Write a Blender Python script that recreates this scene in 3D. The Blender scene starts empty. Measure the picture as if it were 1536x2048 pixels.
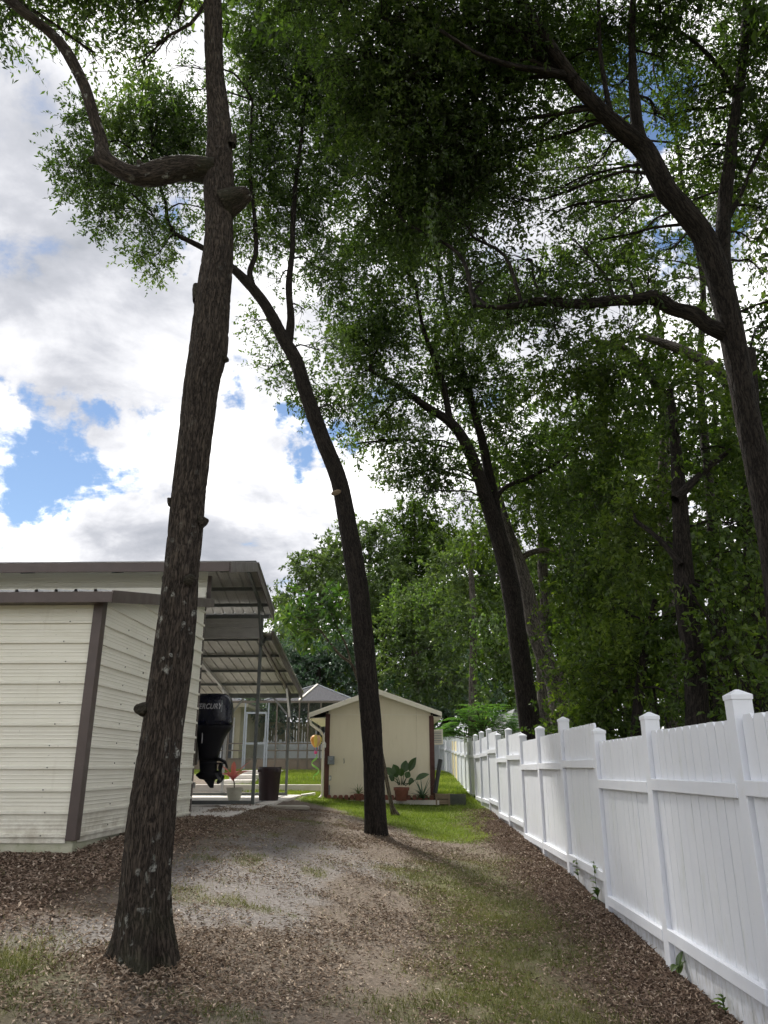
import bpy, bmesh, math, random
import numpy as np
from mathutils import Vector, Matrix

scene = bpy.context.scene
R = math.radians
# ------------------------------------------------------------------ camera
FPX, PITCH, EYE = 1510.0, R(18.6), 1.55
cam_data = bpy.data.cameras.new('camera')
cam_data.sensor_fit = 'VERTICAL'
cam_data.sensor_height = 36.0
cam_data.lens = 36.0 * FPX / 2048.0
cam_data.clip_end = 2000
cam = bpy.data.objects.new('camera', cam_data)
scene.collection.objects.link(cam)
cam.location = (0, 0, EYE)
cam.rotation_euler = (R(90) + PITCH, 0, 0)
scene.camera = cam

# ------------------------------------------------------------------ node helper
class NT:
    def __init__(s, tree):
        s.t = tree
        tree.nodes.clear()
    def __call__(s, kind, props=None, **inp):
        n = s.t.nodes.new(kind)
        for k, v in (props or {}).items():
            setattr(n, k, v)
        for k, v in inp.items():
            key = int(k[1:]) if k[0] == 'i' and k[1:].isdigit() else k.replace('_', ' ')
            sock = n.inputs[key]
            if isinstance(v, bpy.types.NodeSocket):
                s.t.links.new(v, sock)
            else:
                sock.default_value = v
        return n
    def math(s, op, a, b=0.0, clamp=False):
        return s('ShaderNodeMath', dict(operation=op, use_clamp=clamp), i0=a, i1=b).outputs[0]
    def mix(s, fac, a, b, blend='MIX'):
        n = s('ShaderNodeMix', dict(data_type='RGBA', blend_type=blend), i0=fac, i6=a, i7=b)
        return n.outputs[2]
    def ramp(s, fac, stops, interp='LINEAR'):
        n = s('ShaderNodeValToRGB', Fac=fac)
        cr = n.color_ramp
        cr.interpolation = interp
        while len(cr.elements) > 1:
            cr.elements.remove(cr.elements[-1])
        cr.elements[0].position = stops[0][0]
        cr.elements[0].color = c4(stops[0][1])
        for p, c in stops[1:]:
            cr.elements.new(p).color = c4(c)
        return n.outputs[0]
    def smooth(s, v, a, b, lo=0.0, hi=1.0):
        return s('ShaderNodeMapRange', dict(interpolation_type='SMOOTHSTEP'), i0=v, i1=a, i2=b, i3=lo, i4=hi).outputs[0]
    def noise(s, vec, scale, detail=4, rough=.55, dist=0.0):
        return s('ShaderNodeTexNoise', None, Vector=vec, Scale=scale, Detail=detail, Roughness=rough, Distortion=dist).outputs[0]

def c4(c):
    if isinstance(c, (int, float)):
        return (c, c, c, 1)
    return tuple(c) + (1,) if len(c) == 3 else tuple(c)

def px_dir(px, py):
    u, v = (px - 768) / FPX, (1024 - py) / FPX
    return Vector((u, math.cos(PITCH) - v * math.sin(PITCH), math.sin(PITCH) + v * math.cos(PITCH)))
def at(px, py, Y):
    d = px_dir(px, py)
    return Vector((0, 0, EYE)) + d * (Y / d.y)
def mpp(px, py, Y):                      # metres for one photo pixel there
    return Y / px_dir(px, py).y / FPX

# ------------------------------------------------------------------ sky, sun, exposure
SUN_AZ, SUN_EL = R(-28), R(52)           # azimuth from +Y towards +X
world = bpy.data.worlds.new('World')
scene.world = world
world.use_nodes = True
w = NT(world.node_tree)
sky = w('ShaderNodeTexSky', dict(sky_type='NISHITA', sun_disc=False, sun_elevation=SUN_EL, sun_rotation=SUN_AZ,
                                 air_density=1.0, dust_density=0.1, ozone_density=2.0))
gen = w('ShaderNodeTexCoord').outputs['Generated']
sep = w('ShaderNodeSeparateXYZ', None, Vector=gen)
zz = w.math('ADD', w.math('MAXIMUM', sep.outputs[2], 0.0), 0.22)
proj = w('ShaderNodeCombineXYZ', None, X=w.math('DIVIDE', sep.outputs[0], zz), Y=w.math('DIVIDE', sep.outputs[1], zz), Z=3.7).outputs[0]
n_big = w.noise(proj, 1.9, 9, .56, .15)
n_fine = w.noise(proj, 5.5, 8, .6, .3)
wob = w('ShaderNodeVectorMath', dict(operation='SUBTRACT'), i0=w('ShaderNodeTexNoise', None, Vector=gen, Scale=9.0, Detail=6, Roughness=.6).outputs['Color'], i1=(.5, .5, .5)).outputs[0]
gen_w = w('ShaderNodeVectorMath', dict(operation='ADD'), i0=gen, i1=w('ShaderNodeVectorMath', dict(operation='SCALE'), i0=wob, Scale=.30).outputs[0]).outputs[0]
def spot(px, py, deg):
    d = px_dir(px, py).normalized()
    dot = w('ShaderNodeVectorMath', dict(operation='DISTANCE'), i0=gen_w, i1=tuple(d)).outputs['Value']
    return w.smooth(dot, R(deg), R(deg) * .1)
def total(lst):
    out = None
    for v, k in lst:
        t = w.math('MULTIPLY', v, k)
        out = t if out is None else w.math('ADD', out, t)
    return out
# gaps where blue shows through, and the thick grey bellies
gaps = total([(spot(60, 945, 6.5), .34), (spot(205, 905, 4.6), .24), (spot(310, 850, 3.4), .28), (spot(480, 775, 4.2), .38), (spot(605, 905, 4.0), .36),
              (spot(350, 492, 3.8), .36), (spot(1310, 190, 7), .38), (spot(1370, 530, 5), .36), (spot(30, 1005, 4), .16), (spot(60, 790, 3), .22)])
thick = total([(spot(190, 620, 12), .20), (spot(20, 250, 11), .12), (spot(470, 1110, 10), .20), (spot(110, 830, 5), .10), (spot(300, 1060, 6), .08)])
det = w.math('ADD', w.math('MULTIPLY', w.math('SUBTRACT', n_big, .5), .9), w.math('MULTIPLY', w.math('SUBTRACT', n_fine, .5), 1.0))
cover = w.math('SUBTRACT', w.math('ADD', det, .69), gaps)
alpha = w.smooth(cover, .36, .58)
n_sh = w.noise(w('ShaderNodeVectorMath', dict(operation='ADD'), i0=proj, i1=(5.3, 1.7, 9.1)).outputs[0], 2.6, 8, .55, .5)
shade = w.math('ADD', w.math('SUBTRACT', w.math('ADD', w.math('MULTIPLY', w.math('SUBTRACT', n_sh, .5), 1.2), .54), thick), w.math('MULTIPLY', w.math('SUBTRACT', n_fine, .5), .6))
cloud_col = w.ramp(shade, [(.14, (.225, .236, .262)), (.32, (.305, .312, .338)), (.50, (.455, .457, .475)), (.70, (.90, .89, .88))])
bg_sky = w('ShaderNodeBackground', None, Color=w.mix(1.0, sky.outputs[0], (.95, .95, .95, 1), 'MULTIPLY'), Strength=.06)
bg_cloud = w('ShaderNodeBackground', None, Color=cloud_col, Strength=1.0)
mixed = w('ShaderNodeMixShader', None, i0=alpha, i1=bg_sky.outputs[0], i2=bg_cloud.outputs[0])
w('ShaderNodeOutputWorld', None, Surface=mixed.outputs[0])

sun_data = bpy.data.lights.new('sun', 'SUN')
sun_data.energy = 2.9
sun_data.angle = R(6.0)
sun_data.color = (1.0, .95, .86)
sun = bpy.data.objects.new('sun', sun_data)
scene.collection.objects.link(sun)
sun_dir = Vector((math.sin(SUN_AZ) * math.cos(SUN_EL), math.cos(SUN_AZ) * math.cos(SUN_EL), math.sin(SUN_EL)))
sun.rotation_euler = (-sun_dir).to_track_quat('-Z', 'Y').to_euler()
sun.location = sun_dir * 60

vs = scene.view_settings
vs.view_transform = 'Standard'
vs.look = 'None'
vs.exposure = 1.15
vs.gamma = 1.0
vs.use_curve_mapping = False
cy = scene.cycles
cy.use_denoising = True
cy.max_bounces = 5
cy.diffuse_bounces = 3
cy.use_light_tree = False
world.cycles.sampling_method = 'MANUAL'
world.cycles.sample_map_resolution = 512
cy.glossy_bounces = 2
cy.transmission_bounces = 3
cy.transparent_max_bounces = 12
cy.use_adaptive_sampling = True
cy.adaptive_threshold = .03
cy.sample_clamp_indirect = 6

# ------------------------------------------------------------------ numeric helpers
rng = np.random.default_rng(11)
random.seed(5)
def _hash(ix, iy, iz, seed):
    h = (ix.astype(np.int64) * 374761393 + iy.astype(np.int64) * 668265263 + iz.astype(np.int64) * 2147483647 + seed * 1274126177) & 0xFFFFFFFF
    h = ((h ^ (h >> 13)) * 1274126177) & 0xFFFFFFFF
    h = ((h ^ (h >> 16)) * 2246822519) & 0xFFFFFFFF
    return ((h ^ (h >> 15)) & 0xFFFFFF) / float(0xFFFFFF)
def vnoise(p, seed=0):
    p = np.asarray(p, float)
    i = np.floor(p)
    f = p - i
    f = f * f * (3 - 2 * f)
    i = i.astype(np.int64)
    out = 0
    for dx in (0, 1):
        for dy in (0, 1):
            for dz in (0, 1):
                wgt = (f[:, 0] if dx else 1 - f[:, 0]) * (f[:, 1] if dy else 1 - f[:, 1]) * (f[:, 2] if dz else 1 - f[:, 2])
                out = out + wgt * _hash(i[:, 0] + dx, i[:, 1] + dy, i[:, 2] + dz, seed)
    return out
def fbm2(x, y, s, seed=0, octv=4):
    x, y = np.broadcast_arrays(np.asarray(x, float), np.asarray(y, float))
    p = np.stack([x.ravel(), y.ravel(), np.full(x.size, .37 + seed)], 1) * s
    a, t, o = .5, 0, 0
    for k in range(octv):
        o = o + a * vnoise(p, seed + k)
        t += a
        a *= .5
        p = p * 2.03 + 7.1
    return (o / t).reshape(x.shape)
def unit(a):
    return a / (np.linalg.norm(a, axis=-1, keepdims=True) + 1e-9)
def sstep(x, a, b):
    t = np.clip((np.asarray(x, float) - a) / (b - a), 0, 1)
    return t * t * (3 - 2 * t)
_ys = np.array([-60, 0, 4, 6.8, 10.4, 14.1, 17.8, 21.4, 25, 30, 34, 60, 400.])
_zs = np.array([-.3, -.12, -.06, 0, .2, .315, .435, .56, .70, .98, 1.22, 1.5, 1.5])
_ly = np.array([-60, 0, 4, 8.7, 13.2, 16, 21.7, 25, 33, 60, 400.])
_lz = np.array([.3, .35, .45, .55, .49, .42, .17, .15, .25, .1, .0])
def gz0(x, y):
    x = np.asarray(x, float); y = np.asarray(y, float)
    return np.interp(y, _ys, _zs) + np.interp(y, _ly, _lz) * sstep(-x, -1.7, 3.0)
def gz(x, y):
    x, y = np.broadcast_arrays(np.asarray(x, float), np.asarray(y, float))
    z = gz0(x, y) + (fbm2(x, y, .9, 3, 3) - .5) * .07 + (fbm2(x, y, 5.0, 9, 2) - .5) * .02
    return z
def g1(x, y):
    return float(gz(np.array([x]), np.array([y]))[0])
def gpos(px, py):
    d = px_dir(px, py)
    Y = 8.0
    for _ in range(40):
        p = at(px, py, Y)
        z = g1(p.x, p.y)
        Y += (p.z - z) / max(.03, -d.z / d.y) * .6
        Y = max(1.5, min(80, Y))
    p = at(px, py, Y)
    return Vector((p.x, p.y, g1(p.x, p.y)))

# ------------------------------------------------------------------ object helpers
COL = scene.collection
def root_of(o):
    v = Vector((0, 0, 0))
    while o is not None:
        v += o.location
        o = o.parent
    return v
def tag(o, label=None, cat=None, group=None, kind=None):
    if label: o['label'] = label
    if cat: o['category'] = cat
    if group: o['group'] = group
    if kind: o['kind'] = kind
    return o
def thing(name, loc, label, cat, group=None):
    o = bpy.data.objects.new(name, None)
    o.empty_display_size = .2
    COL.objects.link(o)
    o.location = loc
    return tag(o, label, cat, group)
def link_mesh(name, me, mat, parent=None, loc=None, smooth=False):
    if mat is not None and not me.materials:
        me.materials.append(mat)
    if smooth:
        me.polygons.foreach_set('use_smooth', [True] * len(me.polygons))
    o = bpy.data.objects.new(name, me)
    COL.objects.link(o)
    o.parent = parent
    if loc is not None:
        o.location = loc
    return o
class MB:
    def __init__(s, fn=None):
        s.v, s.f, s.fn = [], [], fn
    def add(s, vs, fs):
        n = len(s.v)
        s.v += [Vector(p) for p in vs]
        s.f += [tuple(i + n for i in f) for f in fs]
        return s
    def box(s, lo, hi):
        x0, y0, z0 = lo; x1, y1, z1 = hi
        return s.add([(x0, y0, z0), (x1, y0, z0), (x1, y1, z0), (x0, y1, z0), (x0, y0, z1), (x1, y0, z1), (x1, y1, z1), (x0, y1, z1)],
                     [(0, 3, 2, 1), (4, 5, 6, 7), (0, 1, 5, 4), (1, 2, 6, 5), (2, 3, 7, 6), (3, 0, 4, 7)])
    def bar(s, a, b, wd, ht, up=(0, 0, 1)):
        a, b = Vector(a), Vector(b)
        d = (b - a).normalized()
        sd = d.cross(Vector(up))
        if sd.length < 1e-4: sd = d.cross(Vector((0, 1, 0)))
        sd.normalize()
        u = sd.cross(d)
        q = [sd * sx * wd / 2 + u * sy * ht / 2 for sx, sy in ((-1, -1), (1, -1), (1, 1), (-1, 1))]
        return s.add([a + k for k in q] + [b + k for k in q],
                     [(0, 1, 2, 3), (7, 6, 5, 4), (0, 4, 5, 1), (1, 5, 6, 2), (2, 6, 7, 3), (3, 7, 4, 0)])
    def tube(s, pts, rad, n=8, cap=True):
        pts = [Vector(p) for p in pts]
        rad = rad if isinstance(rad, (list, tuple)) else [rad] * len(pts)
        base = []
        prev = None
        for i, p in enumerate(pts):
            d = (pts[min(i + 1, len(pts) - 1)] - pts[max(i - 1, 0)]).normalized()
            sd = prev - d * prev.dot(d) if prev is not None else d.orthogonal()
            sd.normalize(); prev = sd
            u = d.cross(sd)
            base += [p + (sd * math.cos(2 * math.pi * k / n) + u * math.sin(2 * math.pi * k / n)) * rad[i] for k in range(n)]
        fs = []
        for i in range(len(pts) - 1):
            for k in range(n):
                k2 = (k + 1) % n
                fs.append((i * n + k, i * n + k2, (i + 1) * n + k2, (i + 1) * n + k))
        if cap:
            fs.append(tuple(range(n - 1, -1, -1)))
            fs.append(tuple((len(pts) - 1) * n + k for k in range(n)))
        return s.add(base, fs)
    def lathe(s, prof, c, n=24, sx=1, sy=1):
        vs, fs = [], []
        for r, z in prof:
            vs += [(c[0] + r * sx * math.cos(2 * math.pi * k / n), c[1] + r * sy * math.sin(2 * math.pi * k / n), c[2] + z) for k in range(n)]
        for i in range(len(prof) - 1):
            for k in range(n):
                k2 = (k + 1) % n
                fs.append((i * n + k, i * n + k2, (i + 1) * n + k2, (i + 1) * n + k))
        fs.append(tuple(range(n - 1, -1, -1)))
        fs.append(tuple((len(prof) - 1) * n + k for k in range(n)))
        return s.add(vs, fs)
    def prism(s, poly, ext):
        n = len(poly)
        poly = [Vector(p) for p in poly]
        ext = Vector(ext)
        fs = [tuple(range(n - 1, -1, -1)), tuple(range(n, 2 * n))]
        for k in range(n):
            fs.append((k, (k + 1) % n, n + (k + 1) % n, n + k))
        return s.add(poly + [p + ext for p in poly], fs)
    def loft(s, rings, cap=True):
        n = len(rings[0])
        vs, fs = [], []
        for r in rings: vs += list(r)
        for i in range(len(rings) - 1):
            for k in range(n):
                fs.append((i * n + k, i * n + (k + 1) % n, (i + 1) * n + (k + 1) % n, (i + 1) * n + k))
        if cap:
            fs.append(tuple(range(n - 1, -1, -1)))
            fs.append(tuple((len(rings) - 1) * n + k for k in range(n)))
        return s.add(vs, fs)
    def build(s, name, mat, parent=None, smooth=False, bevel=0, fix=True):
        vs = [Vector(s.fn(*p)) for p in s.v] if s.fn else s.v
        if parent is not None:
            off = root_of(parent)
        else:
            off = Vector((sum(p.x for p in vs) / len(vs), sum(p.y for p in vs) / len(vs), min(p.z for p in vs)))
        me = bpy.data.meshes.new(name)
        me.from_pydata([tuple(p - off) for p in vs], [], s.f)
        if fix:
            bm = bmesh.new(); bm.from_mesh(me)
            bmesh.ops.recalc_face_normals(bm, faces=bm.faces)
            bm.to_mesh(me); bm.free()
        me.update()
        o = link_mesh(name, me, mat, parent, None if parent is not None else off, False)
        if smooth:
            me.polygons.foreach_set('use_smooth', [True] * len(me.polygons))
            if smooth != 'all':
                me.set_sharp_from_angle(angle=R(38))
        if bevel:
            m = o.modifiers.new('bevel', 'BEVEL')
            m.width = bevel; m.segments = 2; m.limit_method = 'ANGLE'; m.angle_limit = R(40)
        return o
def np_mesh(name, V, Fc, mat, parent=None, attrs=None, smooth=False):
    """V (n,3) world coordinates, Fc (m,3|4) faces."""
    off = np.array(root_of(parent)) if parent is not None else np.zeros(3)
    V = V - off
    k = Fc.shape[1]
    me = bpy.data.meshes.new(name)
    me.vertices.add(len(V)); me.loops.add(Fc.size); me.polygons.add(len(Fc))
    me.vertices.foreach_set('co', V.astype(np.float32).ravel())
    me.loops.foreach_set('vertex_index', Fc.astype(np.int32).ravel())
    me.polygons.foreach_set('loop_start', np.arange(0, Fc.size, k, dtype=np.int32))
    me.polygons.foreach_set('use_smooth', np.full(len(Fc), smooth))
    for an, (dom, typ, arr) in (attrs or {}).items():
        a = me.attributes.new(an, typ, dom)
        a.data.foreach_set('vector' if typ == 'FLOAT_VECTOR' else 'value', arr.astype(np.float32).ravel())
    me.update(calc_edges=True)
    me.validate()
    return link_mesh(name, me, mat, parent)

# ------------------------------------------------------------------ materials
MATS = {}
def new_mat(name):
    m = bpy.data.materials.new(name)
    m.use_nodes = True
    MATS[name] = m
    return m, NT(m.node_tree)
def obj_vec(n, stretch=(1, 1, 1)):
    tc = n('ShaderNodeTexCoord').outputs['Object']
    rnd = n('ShaderNodeObjectInfo').outputs['Random']
    v = n('ShaderNodeVectorMath', dict(operation='MULTIPLY'), i0=tc, i1=stretch).outputs[0]
    r = n('ShaderNodeCombineXYZ', None, X=n.math('MULTIPLY', rnd, 91.0), Y=n.math('MULTIPLY', rnd, 37.0), Z=n.math('MULTIPLY', rnd, 13.0)).outputs[0]
    return n('ShaderNodeVectorMath', dict(operation='ADD'), i0=v, i1=r).outputs[0]
def mat_plain(name, a, b=None, scale=6, rough=.6, metal=0.0, bump=0.0, bscale=40, stretch=(1, 1, 1), dirt=None, dirt_amt=.5, spec=.5, coat=0):
    m, n = new_mat(name)
    v = obj_vec(n, stretch)
    f = n.noise(v, scale, 6, .6)
    col = n.ramp(f, [(.3, a), (.7, b if b is not None else a)])
    if dirt is not None:
        d = n.smooth(n.noise(v, scale * 2.3, 8, .7), .55, .75)
        col = n.mix(n.math('MULTIPLY', d, dirt_amt), col, c4(dirt))
    kw = {}
    bs = n('ShaderNodeBsdfPrincipled', None, Base_Color=col, Metallic=metal,
           Roughness=n.smooth(n.noise(v, scale * 1.7, 3), .3, .7, rough * .85, min(1, rough * 1.15)))
    bs.inputs['Specular IOR Level'].default_value = spec
    bs.inputs['Coat Weight'].default_value = coat
    if bump:
        bp = n('ShaderNodeBump', None, Strength=bump, Distance=.01, Height=n.noise(v, bscale, 5, .6))
        n.t.links.new(bp.outputs[0], bs.inputs['Normal'])
    n('ShaderNodeOutputMaterial', None, Surface=bs.outputs[0])
    return m
def mat_leaf(name, stops, trans=.32, gloss=.06):
    m, n = new_mat(name)
    tint = n('ShaderNodeAttribute', dict(attribute_name='tint')).outputs['Fac']
    col = n.ramp(tint, stops)
    tcol = n.mix(1.0, col, (1.5, 1.65, .55, 1), 'MULTIPLY')
    df = n('ShaderNodeBsdfDiffuse', None, Color=col)
    tr = n('ShaderNodeBsdfTranslucent', None, Color=tcol)
    gl = n('ShaderNodeBsdfGlossy', None, Color=(1, 1, 1, 1), Roughness=.42)
    a = n('ShaderNodeMixShader', None, i0=trans, i1=df.outputs[0], i2=tr.outputs[0])
    b = n('ShaderNodeMixShader', None, i0=gloss, i1=a.outputs[0], i2=gl.outputs[0])
    n('ShaderNodeOutputMaterial', None, Surface=b.outputs[0])
    return m
def mat_bark(name, dark, light, lichen=.0, fur=1.0, moss=0.0):
    m, n = new_mat(name)
    b = n('ShaderNodeAttribute', dict(attribute_name='bark')).outputs['Vector']
    def st(x, y, z): return n('ShaderNodeVectorMath', dict(operation='MULTIPLY'), i0=b, i1=(x, y, z)).outputs[0]
    warp = n('ShaderNodeTexNoise', None, Vector=st(5, 5, 5), Scale=1.0, Detail=3).outputs['Color']
    wv = n('ShaderNodeVectorMath', dict(operation='ADD'), i0=st(34 * fur, 34 * fur, 4.5 * fur), i1=n('ShaderNodeVectorMath', dict(operation='SCALE'), i0=warp, Scale=1.6).outputs[0]).outputs[0]
    fur1 = n('ShaderNodeTexNoise', None, Vector=wv, Scale=1.0, Detail=5, Roughness=.55).outputs[0]
    ridge = n.smooth(n.math('ABSOLUTE', n.math('SUBTRACT', fur1, .5)), 0.0, .085)
    fine = n.noise(st(60, 60, 22), 1.0, 4, .6)
    col = n.mix(ridge, c4(dark), c4(light))
    col = n.mix(n.smooth(fine, .35, .7), n.mix(1, col, (.55, .55, .57, 1), 'MULTIPLY'), col)
    patch = n.noise(st(2.2, 2.2, 1.2), 1.0, 3)
    col = n.mix(n.smooth(patch, .45, .7, 0, .45), col, n.mix(1, col, (1.35, 1.38, 1.4, 1), 'MULTIPLY'))
    if lichen:
        vo = n('ShaderNodeTexVoronoi', dict(feature='F1'), Vector=n('ShaderNodeVectorMath', dict(operation='ADD'), i0=st(14, 14, 9), i1=n('ShaderNodeVectorMath', dict(operation='SCALE'), i0=n('ShaderNodeTexNoise', None, Vector=st(16, 16, 16), Scale=1.0, Detail=3).outputs['Color'], Scale=1.3).outputs[0]).outputs[0], Scale=1.0, Randomness=1.0)
        spotm = n.math('SUBTRACT', 1.0, n.smooth(vo.outputs['Distance'], .16, .34))
        keep = n.smooth(n('ShaderNodeSeparateColor', None, Color=vo.outputs['Color']).outputs[0], .62 - lichen * .3, .66 - lichen * .3)
        zone = n.math('MULTIPLY', n.smooth(n.noise(st(2.6, 2.6, 1.6), 1.0, 3), .42, .54), n.smooth(n('ShaderNodeSeparateXYZ', None, Vector=b).outputs[2], 3.6, 1.6, .12, 1.0))
        edge = n.smooth(n.noise(st(90, 90, 90), 1.0, 3), .3, .6)
        fac = n.math('MULTIPLY', n.math('MULTIPLY', spotm, keep), n.math('MULTIPLY', zone, edge))
        col = n.mix(n.math('MULTIPLY', fac, .85), col, (.36, .37, .34, 1))
        big = n.math('MULTIPLY', n.smooth(n.noise(st(8, 8, 6), 1.0, 6, .7), .62, .72), zone)
        col = n.mix(n.math('MULTIPLY', big, .55), col, (.27, .28, .25, 1))
    if moss:
        s = n('ShaderNodeSeparateXYZ', None, Vector=b).outputs[2]
        mf = n.math('MULTIPLY', n.smooth(s, .65, .05), n.smooth(n.noise(st(6, 6, 6), 1.0, 4), .35, .6))
        col = n.mix(n.math('MULTIPLY', mf, moss), col, (.030, .034, .018, 1))
    bs = n('ShaderNodeBsdfPrincipled', None, Base_Color=col, Roughness=.92)
    bs.inputs['Specular IOR Level'].default_value = .2
    h = n.math('ADD', ridge, n.math('MULTIPLY', fine, .5))
    bp = n('ShaderNodeBump', None, Strength=.8, Distance=.012, Height=h)
    n.t.links.new(bp.outputs[0], bs.inputs['Normal'])
    n('ShaderNodeOutputMaterial', None, Surface=bs.outputs[0])
    return m

M = MATS
mat_plain('brown_trim', (.062, .045, .041), (.080, .058, .052), 3, .45, dirt=(.2, .17, .15), dirt_amt=.2)
mat_plain('galvanised', (.34, .35, .36), (.42, .43, .44), 14, .42, .55)
mat_plain('dark_steel', (.10, .11, .105), (.14, .15, .145), 10, .5, .35)
mat_plain('roof_under', (.34, .335, .32), (.43, .42, .40), 3, .5, .2, dirt=(.25, .22, .18), dirt_amt=.3)
mat_plain('concrete', (.36, .34, .30), (.5, .48, .44), 5, .85, bump=.3, bscale=60, dirt=(.2, .19, .16))
mat_plain('concrete_pale', (.52, .49, .45), (.62, .59, .55), 4, .85, bump=.2, bscale=60, dirt=(.3, .28, .24))
mat_plain('mossy_footing', (.34, .35, .24), (.46, .45, .36), 6, .9, bump=.3, dirt=(.14, .16, .08), dirt_amt=.7)
mat_plain('vinyl', (.70, .73, .80), (.74, .765, .82), 3, .38, dirt=(.55, .55, .50), dirt_amt=.22, stretch=(2, 2, .7))
mat_plain('vinyl_stained', (.76, .62, .34), (.84, .76, .55), 2.2, .45, stretch=(2, 2, .5))
mat_plain('shed_wall', (.68, .61, .46), (.72, .65, .50), 2.0, .75, bump=.12, bscale=30, stretch=(3, 3, .5), dirt=(.42, .36, .24), dirt_amt=.3)
mat_plain('shed_trim', (.062, .018, .013), (.082, .025, .018), 8, .6, bump=.15)
mat_plain('shed_white', (.70, .66, .55), (.76, .72, .62), 4, .6, dirt=(.4, .36, .28), dirt_amt=.3)
mat_plain('shingle', (.06, .058, .055), (.12, .115, .11), 14, .9, bump=.6, bscale=50)
mat_plain('motor_black', (.003, .004, .012), (.004, .005, .016), 4, .28, coat=.15, spec=.35)
mat_plain('motor_dull', (.003, .003, .005), (.005, .005, .008), 8, .55, spec=.25)
mat_plain('motor_silver', (.34, .34, .36), (.42, .42, .44), 6, .4, .3)
mat_plain('hull_blue', (.006, .012, .05), (.008, .015, .06), 3, .3)
mat_plain('bin_maroon', (.020, .009, .011), (.028, .012, .014), 5, .42, dirt=(.08, .06, .055), dirt_amt=.25)
mat_plain('pot_pale', (.36, .35, .28), (.46, .44, .36), 5, .8, bump=.2, dirt=(.2, .14, .09), dirt_amt=.5)
mat_plain('terracotta', (.15, .052, .034), (.22, .082, .055), 7, .8, bump=.2, dirt=(.12, .06, .04), dirt_amt=.5)
mat_plain('soil', (.03, .022, .016), (.06, .045, .03), 25, .95, bump=.6)
mat_plain('grey_box', (.16, .18, .19), (.22, .24, .25), 6, .5)
mat_plain('meter_glass', (.10, .12, .13), (.14, .16, .18), 6, .12)
mat_plain('white_plastic', (.72, .71, .67), (.78, .77, .74), 5, .5)
mat_plain('dark_green_box', (.045, .052, .042), (.07, .078, .06), 9, .75, bump=.3)
mat_plain('old_wood', (.16, .12, .08), (.26, .20, .14), 6, .85, bump=.5, stretch=(1, 8, 8))
mat_plain('black_pipe', (.010, .010, .011), (.016, .016, .016), 5, .5)
mat_plain('alu_bronze', (.10, .085, .07), (.13, .11, .09), 5, .5, .2)
mat_plain('alu_grey', (.26, .29, .33), (.32, .35, .39), 5, .45, .3)
mat_plain('kick_plate', (.13, .10, .075), (.17, .135, .10), 3, .55)
mat_plain('house_wall', (.46, .42, .30), (.52, .48, .36), 2, .8, bump=.2)
mat_plain('siding_olive', (.20, .19, .10), (.27, .25, .14), 3, .8, stretch=(4, 4, .6))
mat_plain('white_paint', (.72, .74, .78), (.78, .79, .82), 2, .6)
mat_plain('tyre', (.012, .012, .012), (.02, .02, .02), 9, .85)
mat_plain('stone_slab', (.34, .31, .26), (.42, .39, .33), 8, .9, bump=.4, dirt=(.2, .17, .13))
for nm, c in (('spin_orange', (.75, .33, .05)), ('spin_yellow', (.8, .62, .12)), ('spin_teal', (.03, .35, .42)), ('spin_pink', (.7, .08, .25)), ('spin_green', (.3, .6, .12)), ('spin_peach', (.75, .45, .25))):
    mat_plain(nm, c, c, 5, .6)
m, n = new_mat('glass_dark')
bs = n('ShaderNodeBsdfPrincipled', None, Base_Color=(.03, .035, .04, 1), Roughness=.06)
n('ShaderNodeOutputMaterial', None, Surface=bs.outputs[0])
def mat_screen(name, col, dens):
    m, n = new_mat(name)
    tr = n('ShaderNodeBsdfTransparent', None, Color=(1, 1, 1, 1))
    df = n('ShaderNodeBsdfDiffuse', None, Color=c4(col))
    mx = n('ShaderNodeMixShader', None, i0=dens, i1=tr.outputs[0], i2=df.outputs[0])
    n('ShaderNodeOutputMaterial', None, Surface=mx.outputs[0])
def mat_cream():
    m, n = new_mat('cream_metal')
    tc = n('ShaderNodeTexCoord').outputs['Object']
    oz = n('ShaderNodeSeparateXYZ', None, Vector=tc).outputs[2]
    def st(*k): return n('ShaderNodeVectorMath', dict(operation='MULTIPLY'), i0=tc, i1=k).outputs[0]
    col = n.ramp(n.noise(st(1, 1, 3), 1.8, 6, .6), [(.3, (.66, .645, .555)), (.7, (.71, .695, .615))])
    drip = n.math('MULTIPLY', n.smooth(n.noise(st(9, 9, .7), 1.0, 6, .65), .56, .74), n.smooth(n.noise(st(1, 1, 1), 1.3, 3), .42, .62))
    col = n.mix(n.math('MULTIPLY', drip, .2), col, (.30, .26, .18, 1))
    spl = n.math('MULTIPLY', n.smooth(oz, .55, .08), n.smooth(n.noise(st(6, 6, 6), 1.0, 7, .7), .36, .66))
    col = n.mix(n.math('MULTIPLY', spl, .5), col, (.24, .19, .13, 1))
    spk = n.smooth(n.noise(st(30, 30, 30), 1.0, 2), .72, .78)
    col = n.mix(n.math('MULTIPLY', spk, .5), col, (.14, .11, .08, 1))
    bs = n('ShaderNodeBsdfPrincipled', None, Base_Color=col, Roughness=.42)
    bp = n('ShaderNodeBump', None, Strength=.25, Distance=.012, Height=n.noise(st(1.4, 1.4, 2.2), 1.6, 2))
    n.t.links.new(bp.outputs[0], bs.inputs['Normal'])
    n('ShaderNodeOutputMaterial', None, Surface=bs.outputs[0])
mat_cream()
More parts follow.
